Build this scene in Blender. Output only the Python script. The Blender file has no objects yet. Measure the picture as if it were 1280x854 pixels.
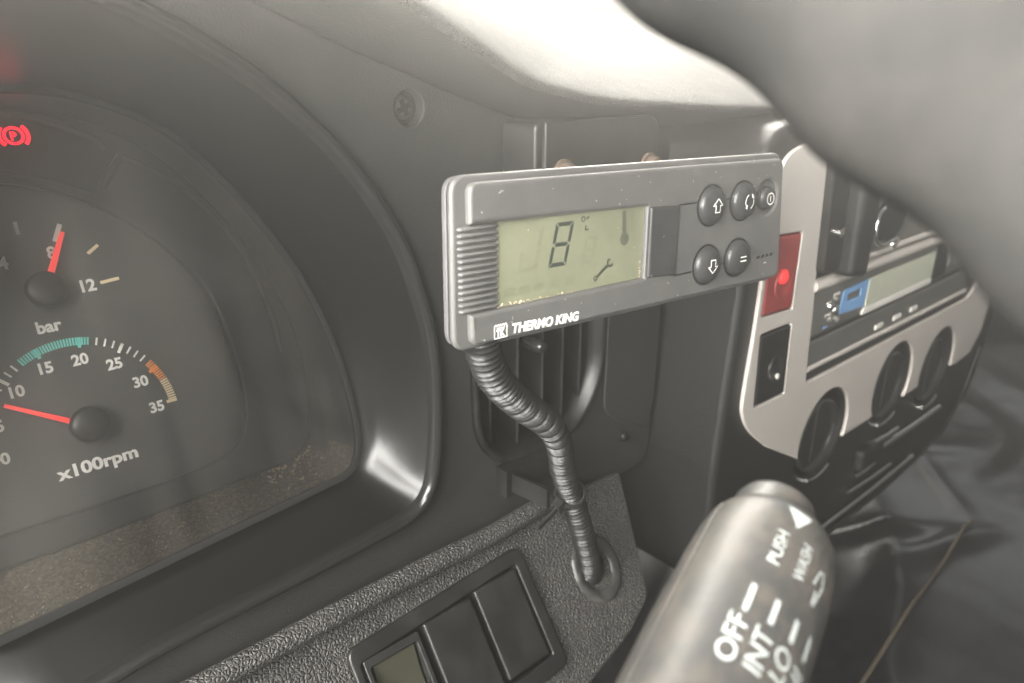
import bpy, bmesh, math, random
from mathutils import Vector, Matrix
from mathutils import noise as mnoise

random.seed(7)
SC = bpy.context.scene
COL = SC.collection

# ------------------------------------------------------------------ camera
YAW, PITCH = math.radians(41.5), math.radians(-21.1)
CF = Vector((math.sin(YAW)*math.cos(PITCH), math.cos(YAW)*math.cos(PITCH), math.sin(PITCH)))
CR = Vector((math.cos(YAW), -math.sin(YAW), 0))
CU = CR.cross(CF)
cam_data = bpy.data.cameras.new('camera')
cam = bpy.data.objects.new('camera', cam_data)
COL.objects.link(cam)
m3 = Matrix((CR, CU, -CF)).transposed()
cam.matrix_world = m3.to_4x4()
cam_data.sensor_width = 36.0
cam_data.lens = 36.0*950/1280
cam_data.clip_start = 0.005
cam_data.clip_end = 50
cam_data.dof.use_dof = True
cam_data.dof.focus_distance = 0.262
cam_data.dof.aperture_fstop = 12.5
SC.camera = cam

# ------------------------------------------------------------------ light
world = bpy.data.worlds.new('World')
SC.world = world
world.use_nodes = True
bg = world.node_tree.nodes['Background']
bg.inputs['Color'].default_value = (1.0, 0.97, 0.92, 1)
bg.inputs['Strength'].default_value = 0.10

def area(name, loc, target, sx, sy, power, color):
    d = bpy.data.lights.new(name, 'AREA')
    d.shape = 'RECTANGLE'; d.size = sx; d.size_y = sy
    d.energy = power; d.color = color
    o = bpy.data.objects.new(name, d)
    COL.objects.link(o)
    o.location = loc
    o.rotation_euler = (Vector(target)-Vector(loc)).to_track_quat('-Z', 'Y').to_euler()
    return o
# daylight through the windscreen (ahead and above) and through the driver's door window (left)
area('windscreen_light', (0.34, 0.95, 0.47), (0.24, 0.2, -0.06), 2.1, 0.66, 78, (1.0, 0.955, 0.875))
area('door_window_light', (-0.60, -0.02, 0.22), (0.2, 0.25, -0.10), 0.8, 0.62, 48.0, (1.0, 0.975, 0.925))
area('passenger_window_light', (1.75, 0.55, 0.36), (0.55, 0.2, -0.35), 0.8, 0.5, 2.2, (0.93, 0.97, 1.0))

vs = SC.view_settings
vs.view_transform = 'Standard'; vs.look = 'None'; vs.exposure = 1.45; vs.gamma = 1.0
vs.use_curve_mapping = False
cy = SC.cycles
cy.max_bounces = 6; cy.diffuse_bounces = 3; cy.glossy_bounces = 3; cy.transmission_bounces = 4; cy.transparent_max_bounces = 8; cy.volume_bounces = 0
cy.caustics_reflective = False; cy.caustics_refractive = False

# ------------------------------------------------------------------ materials
def mat(name, base, rough=0.5, metal=0.0, bump=None, scale=1000, bdist=0.0003, bstr=0.6,
        dust=0.0, dust_col=(0.32, 0.30, 0.27), dust_scale=60, coat=0.0, spec=0.5, vary=0.12, speck=0.0,
        rough_var=0.08, emit=None, estr=0):
    m = bpy.data.materials.new(name); m.use_nodes = True
    nt = m.node_tree; N = nt.nodes; Lk = nt.links
    b = N['Principled BSDF']
    b.inputs['Metallic'].default_value = metal
    b.inputs['Specular IOR Level'].default_value = spec
    b.inputs['Coat Weight'].default_value = coat
    b.inputs['Coat Roughness'].default_value = 0.08
    tc = N.new('ShaderNodeTexCoord')
    # broad tonal variation
    n1 = N.new('ShaderNodeTexNoise'); n1.inputs['Scale'].default_value = dust_scale
    n1.inputs['Detail'].default_value = 6; n1.inputs['Roughness'].default_value = 0.65
    Lk.new(tc.outputs['Object'], n1.inputs['Vector'])
    mx = N.new('ShaderNodeMix'); mx.data_type = 'RGBA'
    c = Vector(base)
    mx.inputs['A'].default_value = (*(c*(1-vary)), 1); mx.inputs['B'].default_value = (*(c*(1+vary)), 1)
    Lk.new(n1.outputs['Fac'], mx.inputs['Factor'])
    out = mx.outputs['Result']
    if dust > 0:
        r = N.new('ShaderNodeValToRGB'); r.color_ramp.elements[0].position = 0.42; r.color_ramp.elements[1].position = 0.78
        r.color_ramp.elements[1].color = (dust, dust, dust, 1)
        Lk.new(n1.outputs['Fac'], r.inputs['Fac'])
        md = N.new('ShaderNodeMix'); md.data_type = 'RGBA'
        md.inputs['B'].default_value = (*dust_col, 1)
        Lk.new(r.outputs['Color'], md.inputs['Factor']); Lk.new(out, md.inputs['A'])
        out = md.outputs['Result']
    if speck > 0:
        v = N.new('ShaderNodeTexNoise'); v.inputs['Scale'].default_value = 1500; v.inputs['Detail'].default_value = 2
        Lk.new(tc.outputs['Object'], v.inputs['Vector'])
        r = N.new('ShaderNodeValToRGB'); r.color_ramp.elements[0].position = 0.66; r.color_ramp.elements[1].position = 0.74
        r.color_ramp.elements[1].color = (speck, speck, speck, 1)
        Lk.new(v.outputs['Fac'], r.inputs['Fac'])
        md = N.new('ShaderNodeMix'); md.data_type = 'RGBA'
        md.inputs['B'].default_value = (*dust_col, 1)
        Lk.new(r.outputs['Color'], md.inputs['Factor']); Lk.new(out, md.inputs['A'])
        out = md.outputs['Result']
    Lk.new(out, b.inputs['Base Color'])
    mr = N.new('ShaderNodeMapRange')
    mr.inputs['To Min'].default_value = max(0.02, rough-rough_var); mr.inputs['To Max'].default_value = min(1, rough+rough_var)
    Lk.new(n1.outputs['Fac'], mr.inputs['Value']); Lk.new(mr.outputs['Result'], b.inputs['Roughness'])
    if bump:
        bp = N.new('ShaderNodeBump'); bp.inputs['Strength'].default_value = bstr; bp.inputs['Distance'].default_value = bdist
        if bump == 'leather':
            nn = N.new('ShaderNodeTexNoise'); nn.inputs['Scale'].default_value = scale*0.6; nn.inputs['Detail'].default_value = 3
            Lk.new(tc.outputs['Object'], nn.inputs['Vector'])
            va = N.new('ShaderNodeVectorMath'); va.operation = 'SCALE'; va.inputs['Scale'].default_value = 1.1/scale
            Lk.new(nn.outputs['Color'], va.inputs[0])
            vb = N.new('ShaderNodeVectorMath'); Lk.new(tc.outputs['Object'], vb.inputs[0]); Lk.new(va.outputs[0], vb.inputs[1])
            vo = N.new('ShaderNodeTexVoronoi'); vo.feature = 'DISTANCE_TO_EDGE'; vo.inputs['Scale'].default_value = scale
            Lk.new(vb.outputs[0], vo.inputs['Vector'])
            rr = N.new('ShaderNodeMapRange'); rr.inputs['From Max'].default_value = 0.28
            Lk.new(vo.outputs['Distance'], rr.inputs['Value'])
            Lk.new(rr.outputs['Result'], bp.inputs['Height'])
        else:
            nn = N.new('ShaderNodeTexNoise'); nn.inputs['Scale'].default_value = scale; nn.inputs['Detail'].default_value = 3
            Lk.new(tc.outputs['Object'], nn.inputs['Vector']); Lk.new(nn.outputs['Fac'], bp.inputs['Height'])
        Lk.new(bp.outputs['Normal'], b.inputs['Normal'])
    if emit:
        b.inputs['Emission Color'].default_value = (*emit, 1); b.inputs['Emission Strength'].default_value = estr
    return m

M = {}
M['fascia'] = mat('fascia plastic', (0.032, 0.032, 0.0305), 0.46, bump='noise', scale=1300, bdist=0.0004, dust=0.03, vary=0.05, rough_var=0.02)
M['leather'] = mat('leather grain plastic', (0.058, 0.056, 0.0535), 0.50, bump='leather', scale=640, bdist=0.0008, bstr=0.9, dust=0.05, spec=0.32)
M['pad'] = mat('dash pad', (0.040, 0.039, 0.037), 0.70, bump='leather', scale=900, bdist=0.0006, bstr=0.9, dust=0.2, spec=0.35)
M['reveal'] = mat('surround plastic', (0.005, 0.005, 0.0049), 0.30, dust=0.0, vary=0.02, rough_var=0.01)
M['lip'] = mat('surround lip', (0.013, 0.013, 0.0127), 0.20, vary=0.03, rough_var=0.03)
M['console'] = mat('console plastic', (0.013, 0.013, 0.0127), 0.46, bump='noise', scale=1200, bdist=0.0004, vary=0.05, rough_var=0.02)
M['frame'] = mat('lens frame', (0.02, 0.02, 0.02), 0.7, spec=0.2)
M['gloss'] = mat('gloss black plastic', (0.018, 0.018, 0.0175), 0.24, bump='noise', scale=160, bdist=0.0002, bstr=0.25, dust=0.05, speck=0.25)
M['satin'] = mat('satin black plastic', (0.011, 0.011, 0.011), 0.36, dust=0.05, bump='noise', scale=900, bdist=0.00008)
M['matte'] = mat('matte black plastic', (0.006, 0.006, 0.006), 0.55, dust=0.05)
M['ctl'] = mat('controller plastic', (0.10, 0.10, 0.098), 0.38, bump='noise', scale=1900, bdist=0.0002, bstr=0.6, dust=0.10, speck=0.12)
M['ctl_case'] = mat('controller case plastic', (0.09, 0.088, 0.092), 0.45, bump='noise', scale=1700, bdist=0.0002, dust=0.1)
M['button'] = mat('rubber button', (0.032, 0.033, 0.034), 0.34, bump='noise', scale=1500, bdist=0.0001, dust=0.08)
M['lcd'] = mat('lcd glass', (0.185, 0.195, 0.13), 0.3, coat=0.6, vary=0.05, dust=0.15, dust_col=(0.42, 0.42, 0.30), spec=0.4)
M['seg'] = mat('lcd segment', (0.035, 0.045, 0.035), 0.4)
M['mid'] = mat('lcd half lit segment', (0.09, 0.10, 0.07), 0.35)
M['wmid'] = mat('lcd icon', (0.045, 0.055, 0.04), 0.35)
M['ghost'] = mat('lcd unlit segment', (0.163, 0.173, 0.115), 0.3)
M['print'] = mat('white print', (0.88, 0.86, 0.82), 0.5, vary=0.15)
M['cprint'] = mat('cream print', (0.85, 0.68, 0.42), 0.5)
M['teal'] = mat('teal print', (0.14, 0.66, 0.58), 0.5)
M['orange'] = mat('orange print', (0.88, 0.27, 0.04), 0.5)
M['red'] = mat('red needle', (0.70, 0.03, 0.03), 0.4, emit=(1, 0.05, 0.04), estr=0.25)
M['dial'] = mat('dial face', (0.062, 0.061, 0.058), 0.5, speck=0.10, dust=0.05, bump='noise', scale=900, bdist=0.00005)
M['ring'] = mat('dial ring', (0.036, 0.036, 0.035), 0.30, dust=0.02, vary=0.04, rough_var=0.03, bump='noise', scale=900, bdist=0.00006)
M['hub'] = mat('needle hub', (0.010, 0.010, 0.010), 0.35, speck=0.06)
M['housing'] = mat('dusty housing', (0.035, 0.033, 0.03), 0.7, dust=0.8, dust_col=(0.36, 0.285, 0.19), dust_scale=700, speck=0.8, bump='noise', scale=700, bdist=0.0003)
M['debris'] = mat('lint', (0.50, 0.40, 0.28), 0.9, bump='noise', scale=900, bdist=0.0006)
M['lint'] = mat('white fibre', (0.65, 0.62, 0.56), 0.8)
M['silver'] = mat('silver trim', (0.60, 0.565, 0.53), 0.42, metal=0.25, bump='noise', scale=1400, bdist=0.00006, dust=0.1)
M['chrome'] = mat('chrome', (0.75, 0.74, 0.72), 0.16, metal=1.0)
M['steel'] = mat('grimy steel screw', (0.30, 0.29, 0.26), 0.4, metal=0.8, dust=0.3)
M['copper'] = mat('rusty bolt', (0.20, 0.14, 0.10), 0.42, metal=0.6, dust=0.3)
M['redplastic'] = mat('red plastic', (0.26, 0.035, 0.035), 0.42, dust=0.2, dust_col=(0.25,0.12,0.11))
M['led'] = mat('red lamp', (0.8, 0.03, 0.03), 0.3, emit=(1, 0.03, 0.03), estr=0.4)
M['tell'] = mat('brake telltale', (0.9, 0.03, 0.05), 0.3, emit=(1, 0.0, 0.02), estr=1.2)
M['radio'] = mat('radio plastic', (0.13, 0.13, 0.12), 0.34, metal=0.2, dust=0.1)
M['screen'] = mat('radio display', (0.52, 0.54, 0.44), 0.25, coat=0.4)
M['white'] = mat('white plastic', (0.7, 0.68, 0.64), 0.4)
M['blue'] = mat('blue label', (0.16, 0.33, 0.60), 0.4)
M['knob'] = mat('gloss knob', (0.022, 0.022, 0.022), 0.22, coat=0.5)
M['conduit'] = mat('conduit plastic', (0.010, 0.010, 0.010), 0.34, dust=0.03, spec=0.32)
M['olive'] = mat('olive tinted lens', (0.045, 0.045, 0.030), 0.22)
M['rubber'] = mat('grommet rubber', (0.03, 0.03, 0.028), 0.40, dust=0.2)
M['stalk'] = mat('worn stalk plastic', (0.044, 0.044, 0.043), 0.42, spec=0.38, dust=0.5, dust_col=(0.13, 0.105, 0.08), dust_scale=90, bump='noise', scale=600, bdist=0.0001)
M['sprint'] = mat('pale blue print', (0.30, 0.325, 0.32), 0.5, vary=0.5, dust_scale=500)
M['wheel'] = mat('steering wheel rubber', (0.027, 0.0265, 0.0255), 0.8, bump='noise', scale=500, bdist=0.0001, dust=0.05, vary=0.10, spec=0.2)
M['vinyl'] = mat('vinyl cover', (0.008, 0.0088, 0.010), 0.32, bump='noise', scale=90, bdist=0.0003, bstr=0.3, dust=0.03)
M['piping'] = mat('tan piping', (0.075, 0.06, 0.042), 0.9)

def lens_material():
    m = bpy.data.materials.new('dusty lens with light streaks'); m.use_nodes = True
    nt = m.node_tree; N = nt.nodes; Lk = nt.links
    N.remove(N['Principled BSDF'])
    o = N['Material Output']
    tr = N.new('ShaderNodeBsdfTransparent'); gl = N.new('ShaderNodeBsdfGlossy'); gl.inputs['Roughness'].default_value = 0.12
    fr = N.new('ShaderNodeFresnel'); fr.inputs['IOR'].default_value = 1.45
    m1 = N.new('ShaderNodeMixShader')
    Lk.new(fr.outputs[0], m1.inputs[0]); Lk.new(tr.outputs[0], m1.inputs[1]); Lk.new(gl.outputs[0], m1.inputs[2])
    df = N.new('ShaderNodeBsdfDiffuse'); df.inputs['Color'].default_value = (0.62, 0.59, 0.54, 1)
    tc = N.new('ShaderNodeTexCoord'); nz = N.new('ShaderNodeTexNoise'); nz.inputs['Scale'].default_value = 25; nz.inputs['Detail'].default_value = 6
    mp = N.new('ShaderNodeMapping'); mp.inputs['Rotation'].default_value = (0, 0, 0.55); mp.inputs['Scale'].default_value = (1.6, 0.22, 1)  # diagonal stretch paints reflected light streaks into the dust layer
    Lk.new(tc.outputs['Object'], mp.inputs['Vector']); Lk.new(mp.outputs[0], nz.inputs['Vector'])
    mr = N.new('ShaderNodeMapRange'); mr.inputs['From Min'].default_value = 0.3; mr.inputs['From Max'].default_value = 0.7; mr.inputs['To Min'].default_value = 0.006; mr.inputs['To Max'].default_value = 0.055
    Lk.new(nz.outputs['Fac'], mr.inputs['Value'])
    m2 = N.new('ShaderNodeMixShader')
    Lk.new(mr.outputs['Result'], m2.inputs[0]); Lk.new(m1.outputs[0], m2.inputs[1]); Lk.new(df.outputs[0], m2.inputs[2])
    Lk.new(m2.outputs[0], o.inputs['Surface'])
    return m
M['lens'] = lens_material()

# ------------------------------------------------------------------ helpers
def finish(me, smooth=True, angle=35):
    if smooth:
        for p in me.polygons: p.use_smooth = True
        me.set_sharp_from_angle(angle=math.radians(angle))
    return me

def obj(name, me, material, parent=None, wn=False):
    o = bpy.data.objects.new(name, me)
    COL.objects.link(o)
    if material: 
        me.materials.clear(); me.materials.append(M[material])
    if parent: o.parent = parent
    if wn:
        w = o.modifiers.new('weighted', 'WEIGHTED_NORMAL'); w.keep_sharp = True; w.weight = 80
    return o

def thing(name, label, cat, frame=None, group=None, loc=None):
    o = bpy.data.objects.new(name, None); COL.objects.link(o)
    o.empty_display_size = 0.01
    if frame:
        oo, u, v = Vector(frame[0]), Vector(frame[1]).normalized(), Vector(frame[2]).normalized()
        n = u.cross(v)
        mm = Matrix((u, v, n)).transposed().to_4x4(); mm.translation = oo
        o.matrix_world = mm
    elif loc: o.location = loc
    o['label'] = label; o['category'] = cat
    if group: o['group'] = group
    return o

def from_data(verts, faces, smooth=True, angle=35):
    me = bpy.data.meshes.new('mesh'); me.from_pydata([tuple(v) for v in verts], [], faces)
    bm = bmesh.new(); bm.from_mesh(me)
    bmesh.ops.recalc_face_normals(bm, faces=bm.faces); bm.to_mesh(me); bm.free()
    return finish(me, smooth, angle)

def catmull(pts, n=8, closed=False):
    P = [Vector(p) for p in pts]; out = []
    k = len(P); segs = k if closed else k-1
    for i in range(segs):
        if closed: p0, p1, p2, p3 = P[(i-1) % k], P[i], P[(i+1) % k], P[(i+2) % k]
        else:
            p1, p2 = P[i], P[i+1]
            p0 = P[i-1] if i > 0 else p1*2-p2
            p3 = P[i+2] if i+2 < k else p2*2-p1
        for j in range(n):
            t = j/n
            out.append(0.5*((2*p1)+(p2-p0)*t+(2*p0-5*p1+4*p2-p3)*t*t+(3*p1-p0-3*p2+p3)*t**3))
    if not closed: out.append(P[-1].copy())
    return out

def loft(rows, closed=True, cap_first=False, cap_last=False, smooth=True, angle=50):
    n = len(rows[0]); verts = [v for r in rows for v in r]; faces = []
    for i in range(len(rows)-1):
        for j in range(n if closed else n-1):
            k = (j+1) % n
            faces.append((i*n+j, i*n+k, (i+1)*n+k, (i+1)*n+j))
    if cap_first: faces.append(tuple(range(n))[::-1])
    if cap_last: faces.append(tuple((len(rows)-1)*n+j for j in range(n)))
    return from_data(verts, faces, smooth, angle)

def roundpoly(pts, rad, seg=6):
    """polygon with rounded corners; rad is a number or one per corner"""
    out = []; k = len(pts)
    for i, p in enumerate(pts):
        p = Vector(p[:2]); a = Vector(pts[i-1][:2]); b = Vector(pts[(i+1) % k][:2])
        r = rad[i] if isinstance(rad, (list, tuple)) else rad
        if r <= 0: out.append(p); continue
        da = (a-p); db = (b-p); la, lb = da.length, db.length; da.normalize(); db.normalize()
        ang = math.acos(max(-1, min(1, da.dot(db))))
        t = min(r/math.tan(ang/2), 0.48*la, 0.48*lb)
        s, e = p+da*t, p+db*t
        for j in range(seg+1):
            q = j/seg
            out.append((1-q)**2*s+2*q*(1-q)*p+q*q*e)
    return out

def rect(u0, u1, v0, v1): return [(u0, v0), (u1, v0), (u1, v1), (u0, v1)]
def circle(c, r, n=40, ry=None):
    ry = ry or r
    return [Vector((c[0]+r*math.cos(2*math.pi*i/n), c[1]+ry*math.sin(2*math.pi*i/n))) for i in range(n)]
def sarea(p): return sum(p[i-1][0]*p[i][1]-p[i][0]*p[i-1][1] for i in range(len(p)))/2

def slab(loops, z0, z1, bevel=0.0, res=3, angle=40):
    """plate with holes: first loop is the outline, the others are holes; bevelled edges"""
    cu = bpy.data.curves.new('slab', 'CURVE'); cu.dimensions = '2D'; cu.fill_mode = 'BOTH'
    for i, lp in enumerate(loops):
        lp = [(p[0], p[1]) for p in lp]
        a = sarea(lp)
        if (i == 0 and a < 0) or (i > 0 and a > 0): lp = lp[::-1]
        sp = cu.splines.new('POLY'); sp.points.add(len(lp)-1)
        for q, p in zip(sp.points, lp): q.co = (p[0]*100, p[1]*100, 0, 1)
        sp.use_cyclic_u = True
    b = min(bevel, (z1-z0)/2*0.98)*100
    cu.extrude = (z1-z0)*50-b; cu.bevel_depth = b; cu.bevel_resolution = res; cu.offset = -b
    o = bpy.data.objects.new('tmp', cu); COL.objects.link(o)
    dg = bpy.context.evaluated_depsgraph_get()
    me = bpy.data.meshes.new_from_object(o.evaluated_get(dg))
    bpy.data.objects.remove(o); bpy.data.curves.remove(cu)
    zc = (z0+z1)/2
    for v in me.vertices: v.co = (v.co.x/100, v.co.y/100, v.co.z/100+zc)
    bm = bmesh.new(); bm.from_mesh(me)
    bmesh.ops.remove_doubles(bm, verts=bm.verts, dist=1e-6)
    bmesh.ops.recalc_face_normals(bm, faces=bm.faces); bm.to_mesh(me); bm.free()
    return finish(me, True, angle)

def plate(name, loops, z0, z1, bevel, material, parent, res=3):
    return obj(name, slab(loops, z0, z1, bevel, res), material, parent, wn=True)

def lathe(profile, c=(0, 0), n=40, ry=1.0):
    """profile of (radius, z) about the z axis at c"""
    rows = []
    for r, z in profile:
        rows.append([Vector((c[0]+max(r, 1e-6)*math.cos(2*math.pi*i/n), c[1]+max(r, 1e-6)*ry*math.sin(2*math.pi*i/n), z)) for i in range(n)])
    return loft(rows, True, cap_last=True, angle=45)

def sweep(path, radius, n=16, ends=True):
    """tube along a path; radius is a number or function(i, arclength)"""
    P = [Vector(p) for p in path]; rows = []
    up = Vector((0.3, 0.2, 1)).normalized(); s = 0; prev = None
    for i, p in enumerate(P):
        t = (P[min(i+1, len(P)-1)]-P[max(i-1, 0)]).normalized()
        if prev is None: nrm = (up-t*up.dot(t)).normalized()
        else: nrm = (prev-t*prev.dot(t)).normalized()
        prev = nrm; bn = t.cross(nrm)
        if i: s += (p-P[i-1]).length
        r = radius(i, s) if callable(radius) else radius
        rows.append([p+r*(math.cos(2*math.pi*k/n)*nrm+math.sin(2*math.pi*k/n)*bn) for k in range(n)])
    return loft(rows, True, ends, ends, angle=60)

def box_mesh(a, b):
    v = [(x, y, z) for x in (a[0], b[0]) for y in (a[1], b[1]) for z in (a[2], b[2])]
    return from_data(v, [(0, 1, 3, 2), (4, 6, 7, 5), (0, 4, 5, 1), (2, 3, 7, 6), (0, 2, 6, 4), (1, 5, 7, 3)], False)
def resample(pts, step):
    out = [pts[0]]; acc = 0
    for a, b in zip(pts, pts[1:]):
        d = (b-a).length
        while acc+d >= step:
            t = (step-acc)/d; a = a+(b-a)*t; out.append(a); d = (b-a).length; acc = 0
        acc += d
    return out

def stroke(pts, w, closed=False, z=0.0, th=0.00008):
    """thin raised printed line; z is a number or function(x, y)"""
    P = [Vector(p[:2]) for p in pts]; k = len(P); verts = []; faces = []
    zf = z if callable(z) else (lambda x, y: z)
    for i, p in enumerate(P):
        a = P[i-1] if (i or closed) else None
        b = P[(i+1) % k] if (i < k-1 or closed) else None
        d = Vector((0, 0))
        if a is not None: d += (p-a).normalized()
        if b is not None: d += (b-p).normalized()
        if d.length < 1e-9: d = Vector((1, 0))
        d.normalize(); nn = Vector((-d.y, d.x))
        sc = 1.0
        if a is not None and b is not None:
            cs = nn.dot(Vector((-(b-p).normalized().y, (b-p).normalized().x)))
            sc = min(2.0, 1/max(0.4, cs))
        for s in (1, -1):
            q = p+nn*w/2*s*sc; verts.append((q.x, q.y, zf(q.x, q.y)+th))
    for i in range(k if closed else k-1):
        j = (i+1) % k
        faces.append((2*i, 2*j, 2*j+1, 2*i+1))
    return from_data(verts, faces, False)

def join(meshes):
    bm = bmesh.new()
    for me in meshes: bm.from_mesh(me)
    out = bpy.data.meshes.new('mesh'); bm.to_mesh(out); bm.free()
    return out

def poly_flat(pts, z):
    return from_data([(p[0], p[1], z) for p in pts], [tuple(range(len(pts)))], False)

def text_mesh(s, width=None, height=None, bold=0.02, shear=0.0, extrude=0.01, align='L'):
    """lettering as a mesh, scaled to width and/or cap height, base line at y = 0"""
    cu = bpy.data.curves.new('text', 'FONT'); cu.body = s; cu.size = 1.0; cu.offset = bold; cu.shear = shear
    cu.extrude = extrude; cu.resolution_u = 4
    o = bpy.data.objects.new('tmp', cu); COL.objects.link(o)
    dg = bpy.context.evaluated_depsgraph_get()
    me = bpy.data.meshes.new_from_object(o.evaluated_get(dg))
    bpy.data.objects.remove(o); bpy.data.curves.remove(cu)
    xs = [v.co.x for v in me.vertices]; x0, x1 = min(xs), max(xs)
    cap = 0.73
    sy = height/cap if height else None
    sx = width/(x1-x0) if width else sy
    if sy is None: sy = sx
    off = {'L': 0, 'C': (x1-x0)/2, 'R': (x1-x0)}[align]
    for v in me.vertices: v.co = ((v.co.x-x0-off)*sx, v.co.y*sy, (v.co.z+extrude)*sy*0.6)
    return me

def xform(me, loc=(0, 0, 0), rot=0.0):
    mm = Matrix.Translation(loc) @ Matrix.Rotation(rot, 4, 'Z')
    me.transform(mm); return me

# frames: origin, right, up (metres, camera at the origin, x right, y ahead, z up)
X, Z = (1, 0, 0), (0, 0, 1)
TILT = (0, 0.3843, 0.92321)
F_CTL = ((0.18442, 0.15767, -0.06026), (0.99748, -0.0622, -0.03426), (0.03699, 0.04333, 0.99838))
F_FAS = ((0.22045, 0.222, -0.14098), X, Z)
F_CON = ((0.37531, 0.18, -0.15404), X, Z)
KC = 0.925
F_LEN = ((0.14003*KC, 0.262*KC, -0.17173*KC), X, TILT)
F_LOW = ((0.24358, 0.216, -0.19969), X, (0, 0.59712, 0.80216))
F_BRK = ((0.19609, 0.2, -0.032), X, Z)
def world_pt(fr, a, b, c=0):
    u, v = Vector(fr[1]), Vector(fr[2]); return Vector(fr[0])+a*u+b*v+c*u.cross(v)

SUR_OUT = [(-0.25823, -0.04399), (-0.20927, -0.040), (-0.1759, -0.0355), (-0.13133, -0.0335), (-0.09812, -0.03143), (-0.08142, -0.02935),
           (-0.07374, -0.02294), (-0.07028, -0.00856), (-0.06894, 0.01039), (-0.0696, 0.03405), (-0.07354, 0.05397), (-0.08152, 0.07762),
           (-0.09657, 0.10199), (-0.11271, 0.11968), (-0.1294, 0.13329), (-0.15096, 0.14589), (-0.17149, 0.15349), (-0.19613, 0.15405), (-0.23, 0.1471)]
SUR_IN = [(-0.18693, -0.01333), (-0.13506, -0.00954), (-0.09765, -0.0071), (-0.05253, -0.00388), (-0.01697, -0.00133), (-0.00521, -0.0003),
          (0.00101, 0.0033), (0.0053, 0.01209), (0.00683, 0.02629), (0.00696, 0.04633), (0.00399, 0.06873), (-0.0032, 0.09499), (-0.01631, 0.12279),
          (-0.02997, 0.14415), (-0.04449, 0.15801), (-0.06693, 0.16831), (-0.08884, 0.17144), (-0.11643, 0.16893), (-0.155, 0.1591)]
RING_OUT = [(-0.1829, 0.009), (-0.12839, 0.0095), (-0.10366, 0.0092), (-0.06561, 0.0098), (-0.03156, 0.01092), (-0.01832, 0.01204), (-0.01152, 0.01562),
            (-0.00677, 0.02375), (-0.00342, 0.03767), (-0.00163, 0.05955), (-0.00472, 0.08424), (-0.01152, 0.10544), (-0.02044, 0.12382),
            (-0.0323, 0.14145), (-0.04673, 0.15577), (-0.06471, 0.16498), (-0.08736, 0.17015), (-0.11608, 0.16926), (-0.15, 0.15788)]
DIAL = [(-0.18071, 0.02046), (-0.14886, 0.02057), (-0.12588, 0.0207), (-0.10084, 0.02), (-0.07211, 0.0202), (-0.05104, 0.02138), (-0.04062, 0.02473),
        (-0.03502, 0.03099), (-0.03222, 0.04074), (-0.03046, 0.05792), (-0.0318, 0.07757), (-0.03562, 0.09401), (-0.04315, 0.10802), (-0.05372, 0.12073),
        (-0.06568, 0.13117), (-0.0802, 0.13928), (-0.09456, 0.14397), (-0.12183, 0.14785), (-0.16, 0.14202)]

def offset_loop(pts, d):
    out = []; k = len(pts); s = 1 if sarea(pts) > 0 else -1
    for i, p in enumerate(pts):
        t = (Vector(pts[(i+1) % k][:2])-Vector(pts[i-1][:2])).normalized()
        out.append(Vector((p[0]+t.y*d*s, p[1]-t.x*d*s)))
    return out

# ================================================================== floor
def floor_z(x, y):
    z = -0.398
    warp = 0.9*mnoise.noise(Vector((x*4, y*4, 2)))
    k = 0.8
    z += 0.016*k*mnoise.noise(Vector((x*3.2, y*3.2, 0.3)))
    # creases fan out from below the console
    for f, amp, sd in ((4.5, 0.012, 1.7), (9.0, 0.003, 4.1)):
        q = (x*0.75-y*1.1)*f+warp*1.6
        r = 1-abs(mnoise.noise(Vector((q, (x+y)*1.3, sd))))*2.2
        z += amp*k*max(0, r)**2.2
    for cx, cy, dx, dy, h in ((0.60, 0.205, 0.8, -0.6, 0.009), (0.625, 0.158, 0.9, -0.3, 0.007), (0.72, 0.20, 0.7, 0.7, 0.004)):
        a_, b_ = (x-cx)*dx+(y-cy)*dy, -(x-cx)*dy+(y-cy)*dx
        z += h*math.exp(-(b_/0.010)**2-(a_/0.05)**2)
    z += 0.0006*mnoise.noise(Vector((x*40, y*34, 5)))
    return z
def vinyl_floor():
    nx, ny = 300, 220; verts = []; faces = []
    for j in range(ny):
        for i in range(nx):
            x = 0.15+1.5*i/(nx-1); y = -0.35+1.05*j/(ny-1)
            verts.append((x, y, floor_z(x, y)))
    for j in range(ny-1):
        for i in range(nx-1):
            a = j*nx+i; faces.append((a, a+1, a+nx+1, a+nx))
    return from_data(verts, faces, True, 80)
fl = obj('floor', vinyl_floor(), 'vinyl'); fl['kind'] = 'structure'
fl['label'] = 'creased black vinyl floor covering below the console'
pp = [Vector((x, 0.150-0.014*(0.6-x)/0.2, floor_z(x, 0.152)+0.004)) for x in [0.28+0.01*i for i in range(40)]]
obj('piping', sweep(pp, 0.0015, 8), 'piping', fl)

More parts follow.
